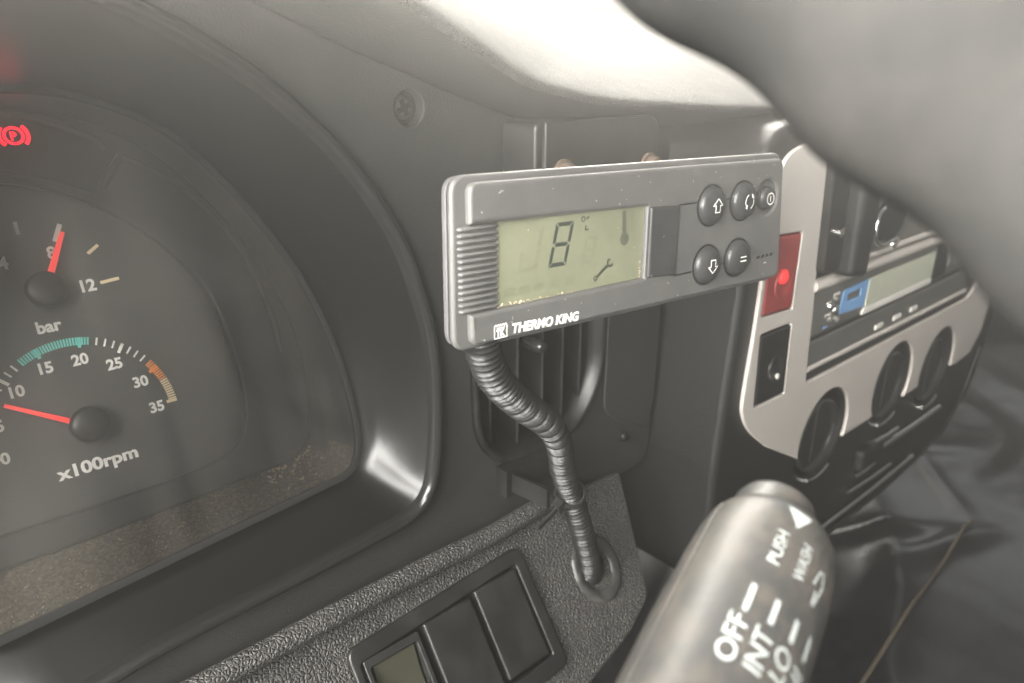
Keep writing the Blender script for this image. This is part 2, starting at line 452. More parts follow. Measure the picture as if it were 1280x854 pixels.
# ================================================================== dashboard
dash = thing('dashboard', 'black grained truck dashboard carrying the gauges, vent and controller', 'dashboard', F_FAS)
outl = [(-0.30, -0.062), (0.0746, -0.068), (0.0746, 0.108), (0.064, 0.1085), (0.0127, 0.1113), (-0.0182, 0.1155), (-0.0522, 0.1269), (-0.0946, 0.1423), (-0.1212, 0.1537),
        (-0.1378, 0.1608), (-0.1525, 0.1671), (-0.20, 0.19), (-0.30, 0.20)]
sur_s = [Vector((p.x, p.y)) for p in catmull([(a, b, 0) for a, b in SUR_OUT], 6, True)]
VENT = [(-0.0430, 0.0425), (-0.0434, 0.00576), (-0.04201, -0.00955), (-0.03689, -0.01984), (-0.02874, -0.02684), (-0.01682, -0.0297), (-0.00178, -0.0300), (0.01127, -0.0272),
        (0.02079, -0.0207), (0.02803, -0.0103), (0.03172, 0.00299), (0.0320, 0.02315), (0.0315, 0.040), (0.025, 0.050), (0.010, 0.056), (-0.020, 0.056), (-0.037, 0.051)]
vent_s = [Vector((p.x, p.y)) for p in catmull([(a, b, 0) for a, b in VENT], 5, True)]
SCREW = (-0.0700, 0.1222)
plate('fascia', [roundpoly(outl, [0, 0.012]+[0.004]*11), offset_loop(sur_s, 0.0045), offset_loop(vent_s, 0.002), circle(SCREW, 0.0056, 28)],
      -0.012, 0.0, 0.0012, 'fascia', dash)
# screw sunk in its recess
def screw(c, r, z, parent, material='steel'):
    s = obj('screw', lathe([(r, z-0.002), (r, z), (r*0.9, z+0.0006), (r*0.5, z+0.0011), (0, z+0.0013)], c, 28), material, parent)
    w = r*0.22
    cr = [(-w, -r*.62), (w, -r*.62), (w, -w), (r*.62, -w), (r*.62, w), (w, w), (w, r*.62), (-w, r*.62), (-w, w), (-r*.62, w), (-r*.62, -w), (-w, -w)]
    a = 0.4
    cr = [(c[0]+x*math.cos(a)-y*math.sin(a), c[1]+x*math.sin(a)+y*math.cos(a)) for x, y in cr]
    obj('cross_slot', slab([cr], z+0.0007, z+0.00135, 0), 'matte', s)
    return s
screw(SCREW, 0.0042, -0.0042, dash)
obj('screw_recess', lathe([(0.0056, -0.0002), (0.0054, -0.004), (0.0, -0.0041)], SCREW, 28), 'fascia', dash)
screw((0.0531, -0.0455), 0.0026, 0.0006, dash, 'satin')
# side plate beside the vent, a hair proud of the fascia
plate('side_plate', [roundpoly([(0.0345, -0.026), (0.0700, -0.046), (0.0735, -0.030), (0.0742, 0.075), (0.0345, 0.075)], [0.012, 0.004, 0.004, 0.003, 0.003])], 0.0003, 0.0018, 0.0008, 'fascia', dash)
# seam line under the vent
# hood pad over the gauges
HOOD = [
 [(0.068, 0.224, 0.026), (0.083, 0.224, 0.0198), (0.0992, 0.224, 0.0127), (0.1259, 0.224, 0.0012), (0.1683, 0.224, -0.0142), (0.2023, 0.224, -0.0256), (0.2332, 0.224, -0.0298), (0.2854, 0.224, -0.033), (0.3644, 0.224, -0.0347), (0.4494, 0.224, -0.0349)],
 [(0.0878, 0.1985, 0.0298), (0.1081, 0.1985, 0.0227), (0.132, 0.1985, 0.0122), (0.1487, 0.1985, 0.0040), (0.1778, 0.1985, -0.0103), (0.1966, 0.1985, -0.0155), (0.2218, 0.1985, -0.0198), (0.2713, 0.1985, -0.0238), (0.3263, 0.1985, -0.0271), (0.3945, 0.1985, -0.0288)],
 [(0.0885, 0.1970, 0.0312), (0.1090, 0.1970, 0.0242), (0.133, 0.1970, 0.0138), (0.1497, 0.1970, 0.0058), (0.1790, 0.1970, -0.0088), (0.1980, 0.1970, -0.0140), (0.2230, 0.1970, -0.0183), (0.2725, 0.1970, -0.0223), (0.3275, 0.1970, -0.0256), (0.3955, 0.1970, -0.0273)],
 [(0.0915, 0.200, 0.0336), (0.1124, 0.200, 0.0266), (0.137, 0.200, 0.0162), (0.1541, 0.200, 0.0088), (0.183, 0.200, -0.0059), (0.2023, 0.200, -0.0112), (0.2272, 0.200, -0.0156), (0.2766, 0.200, -0.0198), (0.3311, 0.200, -0.0231), (0.3993, 0.200, -0.0247)],
 [(0.1341, 0.25, 0.0539), (0.1596, 0.25, 0.0431), (0.1895, 0.25, 0.0278), (0.2148, 0.25, 0.0155), (0.2489, 0.25, 0.0008), (0.2747, 0.25, -0.0046), (0.3106, 0.25, -0.0086), (0.3705, 0.25, -0.0139), (0.437, 0.25, -0.0189), (0.5066, 0.25, -0.0207)],
 [(0.2019, 0.36, 0.085), (0.2445, 0.36, 0.074), (0.2952, 0.36, 0.0531), (0.3247, 0.36, 0.0305), (0.3684, 0.36, 0.0169), (0.41, 0.36, 0.012), (0.4608, 0.36, 0.0096), (0.54, 0.36, 0.0048), (0.6226, 0.36, 0.0003), (0.7202, 0.36, -0.0011)]]
fo = Vector(F_FAS[0])
rows = []
def loc(p): p = Vector(p)-fo; return Vector((p.x, p.z, -p.y))
ext = []
for r in HOOD:
    r = [(r[0][0]-0.25, r[0][1], r[0][2]+0.012)]+r
    ext.append(catmull([loc(p) for p in r], 6))
hu = obj('hood_underside', loft(ext[:2], False, angle=80), 'fascia', dash)
hp = obj('hood_pad', loft(ext[1:], False, angle=80), 'pad', dash)
sb = hp.modifiers.new('sub', 'SUBSURF'); sb.levels = 2; sb.render_levels = 2
back = []
for dy, dz in ((0.0, -0.001), (0.003, -0.007), (0.016, -0.007), (0.018, -0.001), (0.05, 0.004), (0.053, -0.002), (0.06, -0.002), (0.063, 0.006), (0.16, 0.03)):
    back.append(catmull([loc((x, y+dy, z+dz)) for x, y, z in [(HOOD[5][0][0]-0.25, 0.36, 0.097)]+HOOD[5]], 4))
obj('windscreen_ledge', loft(back, False, angle=60), 'pad', dash)

# bulkhead added unseen, to stop windscreen light leaking under the dashboard
bk = obj('light_block_bulkhead', box_mesh((-1.2, 0.535, -0.9), (3.0, 0.56, 0.085)), 'matte'); bk['kind'] = 'structure'
# lower switch shelf: grained panel sloping towards the driver, with a rolled bead along its top
lowp = thing('knee_panel', 'grained black lower dash panel around the switches and grommet', 'dash panel', F_LOW)
LOWO = [(-0.32, 0.004), (-0.03, 0.002), (0.0206, -0.0004), (0.0049, -0.0601), (-0.0139, -0.069), (-0.0459, -0.0767), (-0.12, -0.085), (-0.32, -0.085)]
GROM = (-0.0190, -0.0345)
BEZ = [(-0.143, -0.0128), (-0.0547, -0.0086), (-0.0540, -0.0635), (-0.143, -0.068)]
plate('panel', [roundpoly(LOWO, [0, 0, 0.003, 0.008, 0.01, 0.01, 0, 0]), roundpoly(offset_loop(BEZ, -0.002), 0.004), circle(GROM, 0.0075, 28)], -0.006, 0.0, 0.0018, 'leather', lowp)
bead = [Vector((-0.32, 0.0005, 0.004))]+[Vector((x, 0.001+0.0005*math.sin(x*40), 0.0040)) for x in (-0.26, -0.2, -0.15, -0.1, -0.07)]+[Vector((-0.045, 0.0018, 0.0028)), Vector((-0.028, 0.002, 0.0008)), Vector((-0.018, 0.002, -0.003))]
obj('rolled_bead', sweep(catmull(bead, 8), 0.0042, 20), 'leather', lowp)

# ================================================================== gauges surround
sur = thing('instrument_surround', 'glossy black deep surround framing the instrument cluster', 'surround', F_FAS)
def to_fas(p): return loc(p)
inn2 = [to_fas(world_pt(F_LEN, a*KC, b*KC, 0.0006)) for a, b in offset_loop(SUR_IN, 0.0012)]
inn3 = [to_fas(world_pt(F_LEN, a*KC, b*KC, -0.006)) for a, b in offset_loop(SUR_IN, 0.0012)]
S = 6
def csm(pts): return catmull(pts, S, True)
o0 = [Vector((a, b, -0.003)) for a, b in SUR_OUT]
def fo2(d, z): return [Vector((p.x, p.y, z)) for p in offset_loop(SUR_OUT, d)]
def mix(a, b, t, bulge=0): return [p.lerp(q, t)+Vector((0, 0, bulge)) for p, q in zip(a, b)]
rows = [csm(inn3), csm(inn2), csm(mix(inn2, o0, 0.3, 0.0)), csm(mix(inn2, o0, 0.65, 0.0005)), csm(mix(inn2, o0, 0.9, 0.0015)), csm(fo2(0.0014, 0.0015))]
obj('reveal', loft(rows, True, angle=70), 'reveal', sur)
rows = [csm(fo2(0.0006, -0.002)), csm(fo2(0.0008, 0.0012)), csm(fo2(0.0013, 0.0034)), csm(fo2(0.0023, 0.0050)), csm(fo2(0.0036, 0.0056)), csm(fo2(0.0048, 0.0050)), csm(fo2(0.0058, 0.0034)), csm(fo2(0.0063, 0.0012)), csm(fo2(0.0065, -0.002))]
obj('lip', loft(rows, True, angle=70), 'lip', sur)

# ================================================================== instrument cluster
clu = thing('instrument_cluster', 'black instrument cluster with a bar gauge above a rev counter', 'instrument cluster', F_LEN)
clu.matrix_world = clu.matrix_world @ Matrix.Scale(KC, 4)
def cs2(pts, n=6): return [Vector((p.x, p.y)) for p in catmull([(a, b, 0) for a, b in pts], n, True)]
ZR, ZD = -0.0168, -0.024
plate('ring_plate', [cs2(offset_loop(RING_OUT, 0.0006)), cs2(DIAL)], ZR-0.005, ZR, 0.0018, 'ring', clu)
dface = obj('dial_face', slab([cs2(offset_loop(DIAL, 0.004))], ZD-0.001, ZD, 0), 'dial', clu)
# housing wall between ring plate and lens, dusty on its sill
hr = [csm([Vector((a, b, ZR-0.003)) for a, b in offset_loop(RING_OUT, 0.0008)]), csm(mix([Vector((a, b, ZR)) for a, b in RING_OUT], [Vector((a, b, 0)) for a, b in SUR_IN], 0.45, -0.0015)),
      csm([Vector((a, b, -0.0005)) for a, b in SUR_IN])]
nh = len(hr[0]); hv = [v for r in hr for v in r]
hf = [(i*nh+j, i*nh+(j+1) % nh, (i+1)*nh+(j+1) % nh, (i+1)*nh+j) for i in range(2) for j in range(nh)]
def low_face(f): return sum(hv[k].y for k in f)/4 < 0.0125
def used(fs):
    ids = sorted({k for f in fs for k in f}); mp = {k: i for i, k in enumerate(ids)}
    return from_data([hv[k] for k in ids], [tuple(mp[k] for k in f) for f in fs], True, 70)
obj('housing_wall', used([f for f in hf if not low_face(f)]), 'ring', clu)
obj('dusty_sill', used([f for f in hf if low_face(f)]), 'housing', clu)
fr = [csm([Vector((p.x, p.y, z)) for p in offset_loop(SUR_IN, d)]) for d, z in ((-0.0012, -0.001), (-0.001, 0.0009), (0.0004, 0.0012), (0.0018, 0.0009), (0.002, -0.001))]
obj('lens_frame', loft(fr, True, angle=70), 'frame', clu)
obj('lens', slab([cs2(SUR_IN)], -0.0002, 0.0006, 0), 'lens', clu)
obj('rear_shell', loft([csm([Vector((a, b, z)) for a, b in offset_loop(SUR_IN, d)]) for z, d in ((-0.0005, 0.0022), (-0.02, 0.0025), (-0.035, 0.002))], True, cap_last=True, angle=60), 'matte', clu)
# moulded edges of the warning lamp strips
for pts in ([(-0.05193, 0.14968), (-0.03764, 0.13965), (-0.02637, 0.12704), (-0.01738, 0.10997), (-0.012, 0.09114), (-0.00999, 0.07259), (-0.01012, 0.058)],
            [(-0.06263, 0.1372), (-0.05619, 0.14488), (-0.05193, 0.14968)],
            [(-0.13, 0.170), (-0.10248, 0.17054), (-0.08812, 0.16918), (-0.07366, 0.16438), (-0.06136, 0.15819), (-0.05649, 0.15321)],
            [(-0.13, 0.151), (-0.10761, 0.15006), (-0.09382, 0.14688), (-0.07942, 0.14228), (-0.06669, 0.13589)]):
    path = [Vector((p.x, p.y, ZR-0.0002)) for p in catmull([(a, b, 0) for a, b in pts], 6)]
    obj('strip_edge', sweep(path, 0.0016, 12), 'ring', clu)

# tachometer printing, on the dial face
TC, TR = Vector((-0.08928, 0.05022)), 0.03196
A0, DA = math.radians(187.42), math.radians(5.3548)
ZP = ZD+0.00002
def tick(k, r0, r1, w):
    a = A0-DA*k; d = Vector((math.cos(a), math.sin(a)))
    return stroke([TC+d*r0, TC+d*r1], w, z=ZP)
sets = {'print': [], 'teal': [], 'orange': [], 'cprint': []}
for k in range(0, 36):
    if k % 5 == 0: r0, r1, w = TR-0.0024, TR+0.0016, 0.0012
    else: r0, r1, w = TR-0.0014, TR+0.0016, 0.00068
    mname = 'print'
    if 13 <= k <= 21: mname = 'teal'
    if 28 < k <= 31: mname = 'orange'
    if k > 31: mname = 'cprint'
    sets[mname].append(tick(k, r0, r1, w))
    if mname in ('teal', 'orange') or (k > 31 and k < 35):
        for f in (0.333, 0.667): 
            if k+f < 21.2 or k > 21: sets[mname].append(tick(k+f, TR-0.0014, TR+0.0016, 0.00066))
for mname, ms in sets.items():
    for me_ in ms: obj('scale_mark', me_, mname, dface)
def label(s, c, h, parent, m='print', bold=0.035, width=None, align='C', z=ZP, rot=0.0):
    return obj('lettering', xform(text_mesh(s, width, h, bold, align=align), (c[0], c[1]-h/2, z), rot), m, parent)
nums = {'0': (-0.1175, 0.0463), '5': (-0.1163, 0.0581), '10': (-0.10802, 0.06876), '15': (-0.09708, 0.07481), '20': (-0.08535, 0.07506), '25': (-0.07427, 0.07032), '30': (-0.06692, 0.06105), '35': (-0.0638, 0.04957)}
for s, c in nums.items(): label(s, c, 0.0042, dface)
label('x100rpm', (-0.0896, 0.0348), 0.0047, dface, width=0.0285)
label('bar', (-0.0921, 0.0899), 0.0046, dface)
# pressure gauge
BT = [((-0.09292, 0.13032), (-0.09296, 0.12543), 'print'), ((-0.07863, 0.12736), (-0.08199, 0.12092), 'print'), ((-0.06771, 0.11731), (-0.07213, 0.11449), 'cprint'), ((-0.06372, 0.10301), (-0.07079, 0.10247), 'cprint'),
      ((-0.1068, 0.1285), (-0.1043, 0.1225), 'print'), ((-0.1175, 0.1165), (-0.1135, 0.1145), 'print')]
for i, (a, b, mname) in enumerate(BT):
    obj('scale_mark', stroke([a, b], 0.0013 if i != 1 else 0.0017, z=ZP), mname, dface)
for s, c in {'4': (-0.1005, 0.1158), '8': (-0.08407, 0.11713), '12': (-0.07519, 0.10243)}.items(): label(s, c, 0.0047, dface)
# needles
def needle(p0, p1, w0, w1, hub, r):
    p0, p1 = Vector(p0), Vector(p1); d = (p1-p0).normalized(); n = Vector((-d.y, d.x)); z0, z1 = ZD+0.0035, ZD+0.0047
    prof = [p0+n*w0/2, p1+n*w1/2, p1-n*w1/2, p0-n*w0/2]
    nd = obj('needle', slab([prof], z0, z1, 0.0002, 1), 'red', clu)
    h = obj('hub', lathe([(r*0.9, ZD), (r*0.98, ZD+0.003), (r, ZD+0.0065), (r*0.95, ZD+0.0082), (r*0.8, ZD+0.0089), (0, ZD+0.0092)], hub, 40), 'hub', nd)
needle((-0.0890, 0.0492), (-0.1134, 0.0646), 0.0022, 0.0013, (-0.0893, 0.0500), 0.0070)
needle((-0.0905, 0.1020), (-0.0793, 0.1234), 0.0027, 0.0016, (-0.0905, 0.1028), 0.0068)
# parking brake telltale
tl = Vector((-0.0862, 0.1603)); zt = ZR+0.0001
ring_pts = circle(tl, 0.0030, 32, 0.0030)
parts = [stroke(ring_pts, 0.0010, True, z=zt)]
for s in (0, math.pi):
    arc = [tl+0.0047*Vector((math.cos(s+a), math.sin(s+a))) for a in [x*0.1 for x in range(-8, 9)]]
    parts.append(stroke(arc, 0.0013, False, z=zt))
pm = text_mesh('P', None, 0.0032, 0.03, align='C'); xform(pm, (tl.x, tl.y-0.0016, zt)); parts.append(pm)
obj('brake_telltale', join(parts), 'tell', clu)
# lint and debris on the sill of the housing
dm = []
rnd = random.Random(3)
def fleck(p, s, q):
    bm = bmesh.new(); bmesh.ops.create_icosphere(bm, subdivisions=1, radius=s)
    for v in bm.verts: v.co = Vector((v.co.x*(1+q*2), v.co.y, v.co.z))*rnd.uniform(0.5, 1.3)
    me = bpy.data.meshes.new('f'); bmesh.ops.rotate(bm, verts=bm.verts, matrix=Matrix.Rotation(rnd.uniform(0, 6), 3, 'Z')); bmesh.ops.translate(bm, verts=bm.verts, vec=p); bm.to_mesh(me); bm.free(); return me
for i in range(260):
    t = rnd.random(); a = -0.135+0.125*t
    if i < 60: a = rnd.uniform(-0.032, -0.008)
    f = rnd.random()**(0.6 if i >= 60 else 2.5)
    y0 = 0.0098+max(0, (a+0.0183))*0.5; y1 = -0.0068+0.058*(a+0.1)
    z0, z1 = ZR, -0.001
    dm.append(fleck(Vector((a, y0+(y1-y0)*f+0.0002, z0+(z1-z0)*f)), rnd.uniform(0.0001, 0.00028) if i >= 60 else rnd.uniform(0.0002, 0.0006), rnd.random()))
o = obj('debris', join(dm), 'debris', clu); o['kind'] = 'stuff'

# ================================================================== air vent
vent = thing('air_vent', 'rounded black air vent with upright slats below the controller', 'air vent', F_FAS)
vf = [Vector((p.x, p.y, 0)) for p in vent_s]
def vl(d, z): return [Vector((p.x, p.y, z)) for p in offset_loop(vent_s, d)]
obj('frame', loft([vl(0.0022, -0.004), vl(0.0022, 0.0008), vl(0.0016, 0.0016), vl(0.0004, 0.0018), vl(-0.0008, 0.0010), vl(-0.0030, -0.006), vl(-0.0034, -0.011)], True, angle=60), 'satin', vent)
obj('back_plate', slab([offset_loop(vent_s, 0.003)], -0.034, -0.031, 0), 'matte', vent)
obj('duct_wall', loft([vl(-0.0034, -0.010), vl(-0.003, -0.032)], True, angle=60), 'matte', vent)
for i, x in enumerate((-0.0322, -0.0165, -0.0015, 0.0112, 0.0228)):
    ys = [p.y for p in vent_s if abs(p.x-x) < 0.006]
    y0, y1 = min(ys)+0.004, max(ys)-0.003
    a = 0.25
    dx, dz = math.sin(a)*0.008, -math.cos(a)*0.017
    prof = []
    rows = []
    for y in (y0, y1):
        rows.append([Vector((x-0.0007, y, -0.005)), Vector((x, y, -0.0042)), Vector((x+0.0007, y, -0.005)), Vector((x+dx+0.0005, y, -0.005+dz)), Vector((x+dx-0.0005, y, -0.005+dz))])
    obj('slat', loft(rows, True, True, True, angle=40), 'satin', vent)
for y in (0.034, 0.008, -0.014):
    obj('cross_blade', loft([[Vector((xx, y-0.0006, -0.024)), Vector((xx, y+0.0006, -0.024)), Vector((xx, y+0.0006, -0.030)), Vector((xx, y-0.0006, -0.030))] for xx in (-0.038, 0.0275)], True, True, True, angle=30), 'matte', vent)
obj('knob', lathe([(0.0030, -0.010), (0.0034, -0.004), (0.0032, 0.0002), (0.0022, 0.0018), (0, 0.0022)], (-0.0072, 0.0198), 24), 'gloss', vent)

# ================================================================== bracket
brk = thing('mounting_bracket', 'black steel bracket behind the top of the controller', 'bracket', F_BRK)
plate('bracket_plate', [roundpoly([(-0.003, -0.03), (0.0605, -0.03), (0.0605, 0.0062), (-0.003, 0.0078)], [0.001, 0.001, 0.005, 0.0015])], -0.0025, 0.0, 0.0008, 'satin', brk)
plate('bracket_side', [roundpoly([(-0.0052, -0.03), (0.0622, -0.03), (0.0622, 0.0066), (-0.0052, 0.0074)], 0.003)], -0.0215, -0.003, 0.0015, 'satin', brk)
plate('bracket_arm', [roundpoly(rect(0.004, 0.052, -0.042, -0.020), 0.002)], -0.001, 0.0285, 0.0008, 'satin', brk)
for c in ((0.0056, -0.0103), (0.0550, -0.0121)):
    b = obj('bolt', lathe([(0.0046, 0.0), (0.0046, 0.0014), (0.0034, 0.0016), (0.0034, 0.0040), (0.0029, 0.0050), (0, 0.0054)], c, 24), 'copper', brk)

# ================================================================== temperature controller
ctl = thing('temperature_controller', 'grey box temperature controller with green display reading 8', 'controller', F_CTL)
BOX = [(-0.0622, -0.0238), (0.0962, -0.0243), (0.0910, 0.0260), (-0.0618, 0.0264)]
plate('rear_body', [roundpoly([(-0.040, -0.019), (0.088, -0.020), (0.084, 0.020), (-0.040, 0.020)], 0.003)], -0.024, -0.0066, 0.001, 'ctl_case', ctl)
plate('back_case', [roundpoly(offset_loop(BOX, -0.0006), 0.005)], -0.0078, -0.0052, 0.0008, 'ctl_case', ctl)
plate('seam', [roundpoly(offset_loop(BOX, -0.0012), 0.004)], -0.0054, -0.0046, 0.0001, 'matte', ctl)
plate('front_shell', [roundpoly(BOX, 0.0052)], -0.0048, -0.0022, 0.0012, 'ctl', ctl, res=5)
fp = [(-0.0572, -0.0222), (0.0946, -0.0228), (0.0898, 0.0240), (-0.0572, 0.0244), (-0.0572, 0.0129), (0.0146, 0.0122), (0.0146, -0.0123), (-0.0572, -0.0128)]
PWR = (0.0812, 0.0098)
face = plate('face', [roundpoly(fp, [0.003, 0.003, 0.0035, 0.003, 0.0006, 0.0005, 0.0005, 0.0006]), circle(PWR, 0.0066, 32)], -0.0040, 0.0, 0.0013, 'ctl', ctl, res=5)
lcd = plate('display', [rect(-0.0466, 0.0148, -0.0129, 0.0129)], -0.0030, -0.00205, 0, 'lcd', ctl)
obj('sealant', join([fleck(Vector((-0.0466+0.03*rnd.random()**1.6, -0.0122+rnd.uniform(-0.0003, 0.0003), -0.0019)), rnd.uniform(0.0001, 0.0003), rnd.random()) for i in range(34)]
    + [fleck(Vector((0.0138+rnd.uniform(-0.0002, 0.0002), -0.012+0.010*rnd.random()**2, -0.0019)), rnd.uniform(0.0001, 0.00024), rnd.random()) for i in range(10)]), 'debris', lcd)['kind'] = 'stuff'
# grip ribs
NR = 14
for i in range(NR):
    y = 0.0117-(0.0117+0.0117)*i/(NR-1)
    rows = []
    for x, s in ((-0.0604, 0.2), (-0.0602, 0.75), (-0.0596, 1.0), (-0.0474, 1.0), (-0.0468, 0.8)):
        h = 0.00066
        zc = -0.0022 if x > -0.06 else -0.0030
        rows.append([Vector((x, y+h*s*math.cos(t), zc+0.0014*s*math.sin(t))) for t in [math.pi*k/6 for k in range(7)]]+[Vector((x, y-h*s, -0.0035)), Vector((x, y+h*s, -0.0035))])
    obj('grip_rib', loft(rows, True, True, True, angle=50), 'ctl', ctl)
# raised block and groove lines
plate('centre_block', [roundpoly([(0.0150, -0.0120), (0.0293, -0.0131), (0.0294, 0.0112), (0.0150, 0.0119)], 0.0006)], -0.003, 0.0012, 0.0009, 'button', ctl)
for a, b in (((0.0298, 0.0113), (0.0402, 0.0114)), ((0.0296, -0.0133), (0.0390, -0.0133)), ((0.0538, 0.0112), (0.0585, 0.0112)), ((0.0540, -0.0126), (0.0576, -0.0126))):
    obj('groove', stroke([a, b], 0.0006, z=0.0), 'matte', ctl)
# buttons
def dome(r, h): return [(r*1.02, -0.0008), (r, 0.0006), (r*0.96, h*0.42), (r*0.85, h*0.68), (r*0.65, h*0.87), (r*0.4, h*0.965), (r*0.15, h), (0, h)]
def dome_z(c, r, h, z0=0.0):
    pr = dome(r, h)
    def f(x, y):
        d = math.hypot(x-c[0], y-c[1])
        for (r1, z1), (r2, z2) in zip(pr[1:], pr[2:]):
            if r2 <= d <= r1: return z0+z1+(z2-z1)*(r1-d)/(r1-r2)
        return z0+h
    return f
def sub(pts, n=4):
    out = []
    for a, b in zip(pts, pts[1:]):
        for j in range(n): out.append(Vector(a).lerp(Vector(b), j/n))
    out.append(Vector(pts[-1])); return out
BR, BH = 0.0068, 0.0034
def arrow(c, s):
    w = 0.0020; q = [(0, 0.0027), (w*1.25, 0.0003), (w*0.62, 0.0003), (w*0.62, -0.0021), (-w*0.62, -0.0021), (-w*0.62, 0.0003), (-w*1.25, 0.0003), (0, 0.0027)]
    return sub([(c[0]+x, c[1]+s*y) for x, y in q])
def ring_groove(c): obj('button_seat', lathe([(BR*1.12, 0.00005), (BR*1.12, 0.0002), (BR*1.0, 0.0002)], c, 36), 'matte', ctl)
for nm, c, sym in (('arrow_button', (0.0469, 0.0097), 1), ('cycle_button', (0.0653, 0.0099), 0), ('arrow_button', (0.0468, -0.0117), -1), ('enter_button', (0.0647, -0.0113), 2)):
    b = obj(nm, lathe(dome(BR, BH), c, 40), 'button', ctl)
    ring_groove(c)
    zf = dome_z(c, BR, BH)
    if sym in (1, -1): ms = [stroke(arrow(c, sym), 0.00042, z=zf)]
    elif sym == 0:
        ms = []
        for s in (0, math.pi):
            arc = [(c[0]+0.0024*math.cos(s+a), c[1]+0.0026*math.sin(s+a)) for a in [x*0.12-1.25 for x in range(0, 20)]]
            ms.append(stroke(arc, 0.00042, z=zf))
            e = arc[-1]; t = 0.0011
            sg = 1 if s == 0 else -1
            ms.append(stroke(sub([(e[0]+sg*t*0.8, e[1]-sg*0.0002), (e[0], e[1]+sg*t*0.3), (e[0]+sg*t*0.1, e[1]-sg*t)], 3), 0.0004, z=zf))
    else:
        ms = [stroke(sub([(c[0]-0.0018, c[1]+dy), (c[0]+0.0018, c[1]+dy)], 6), 0.00048, z=zf) for dy in (0.00075, -0.00075)]
    obj('symbol', join(ms), 'print', b)
pc = (PWR[0]+0.0006, PWR[1]-0.0004)
pb = obj('power_button', lathe([(0.0046, -0.0042), (0.0045, -0.0008), (0.0041, 0.0002), (0.0030, 0.0008), (0, 0.0010)], pc, 36), 'button', ctl)
pz = 0.00095
obj('symbol', join([stroke(circle(pc, 0.0021, 28), 0.0004, True, z=pz), stroke([(pc[0], pc[1]-0.0011), (pc[0], pc[1]+0.0011)], 0.00045, z=pz)]), 'print', pb)
for c in ((0.0789, -0.0130), (0.0818, -0.01295), (0.0846, -0.0129), (0.0874, -0.0128)):
    obj('lamp_hole', slab([roundpoly([(c[0]-0.0009, c[1]-0.0006), (c[0]+0.0007, c[1]-0.0006), (c[0]+0.0010, c[1]+0.0006), (c[0]-0.0006, c[1]+0.0006)], 0.0002)], 0.00002, 0.0001, 0), 'matte', ctl)
for c in ((0.0733, 0.01206), (0.0735, -0.01295)):
    obj('lamp_hole', slab([rect(c[0]-0.0005, c[0]+0.0005, c[1]-0.0008, c[1]+0.0008)], 0.00002, 0.0001, 0), 'matte', ctl)
obj('mark', stroke([(0.0828, -0.0160), (0.0838, -0.0156), (0.0846, -0.0160)], 0.0003, z=0.0), 'print', ctl)
# lettering and badge on the face
obj('lettering', xform(text_mesh('THERMO KING', 0.0270, 0.0030, 0.035, shear=0.12), (-0.0427, -0.0207, 0.00003), -0.028), 'print', ctl)
lx, ly = -0.0493, -0.0212
bd = [stroke([(lx, ly+0.0036), (lx, ly), (lx+0.0046, ly), (lx+0.0046, ly+0.0036)], 0.00032, z=0.00003)]
zz = [(lx+0.0046*i/10, ly+0.0036+(0.0005 if i % 2 else 0)) for i in range(11)]
bd.append(stroke(zz, 0.00032, z=0.00003))
bd.append(stroke([(lx+0.0008, ly+0.0030), (lx+0.0038, ly+0.0030)], 0.0003, z=0.00003))
tk = text_mesh('TK', 0.0032, 0.0021, 0.05); xform(tk, (lx+0.0007, ly+0.0005, 0.00004)); bd.append(tk)
obj('badge', join(bd), 'print', ctl)
# seven segment digit and icons
ZL = -0.00203
def seven(c0, w, h, sl, t, on, m, name):
    """c0 lower left"""
    def P(x, y): return (c0[0]+x+sl*y, c0[1]+y)
    g = t*0.22; k = t/2
    segs = {'a': [(g, h), (w-g, h), (w-t-g*.5, h-t), (t+g*.5, h-t)], 'd': [(g, 0), (w-g, 0), (w-t-g*.5, t), (t+g*.5, t)],
            'f': [(0, h-g), (t, h-t-g), (t, h/2+k*.8+g), (k*.6, h/2+g), (0, h/2+k*.8+g)], 'b': [(w, h-g), (w-t, h-t-g), (w-t, h/2+k*.8+g), (w-k*.6, h/2+g), (w, h/2+k*.8+g)],
            'e': [(0, g), (t, t+g), (t, h/2-k*.8-g), (k*.6, h/2-g), (0, h/2-k*.8-g)], 'c': [(w, g), (w-t, t+g), (w-t, h/2-k*.8-g), (w-k*.6, h/2-g), (w, h/2-k*.8-g)],
            'g': [(k+g, h/2), (t+g, h/2+k), (w-t-g, h/2+k), (w-k-g, h/2), (w-t-g, h/2-k), (t+g, h/2-k)]}
    for s in on: obj(name, poly_flat([P(*q) for q in segs[s]], ZL), m, lcd)
seven((-0.0272, -0.0034), 0.0074, 0.0136, 0.235, 0.0013, 'abcdefg', 'seg', 'digit_segment')
for x in (-0.0400, -0.0335): 
    pass
seven((-0.0392, -0.0034), 0.0074, 0.0136, 0.235, 0.0013, 'bcde', 'ghost', 'unlit_segment')
seven((-0.0135, -0.0040), 0.0050, 0.0085, 0.235, 0.0010, 'abcdefg', 'ghost', 'unlit_segment')
for x in (-0.0440, -0.0385, -0.033, -0.0265, -0.0200):
    obj('unlit_icon', poly_flat(roundpoly(rect(x, x+0.0042, -0.0098, -0.0074), 0.0006), ZL), 'ghost', lcd)
obj('degree_sign', join([stroke(circle((-0.0130, 0.0103), 0.00075, 16), 0.0004, True, z=ZL), stroke([(-0.0104, 0.0107), (-0.0112, 0.0107), (-0.0114, 0.0100)], 0.0005, z=ZL), stroke([(-0.0117, 0.0083), (-0.0120, 0.0069), (-0.0106, 0.0069)], 0.0005, z=ZL)]), 'seg', lcd)
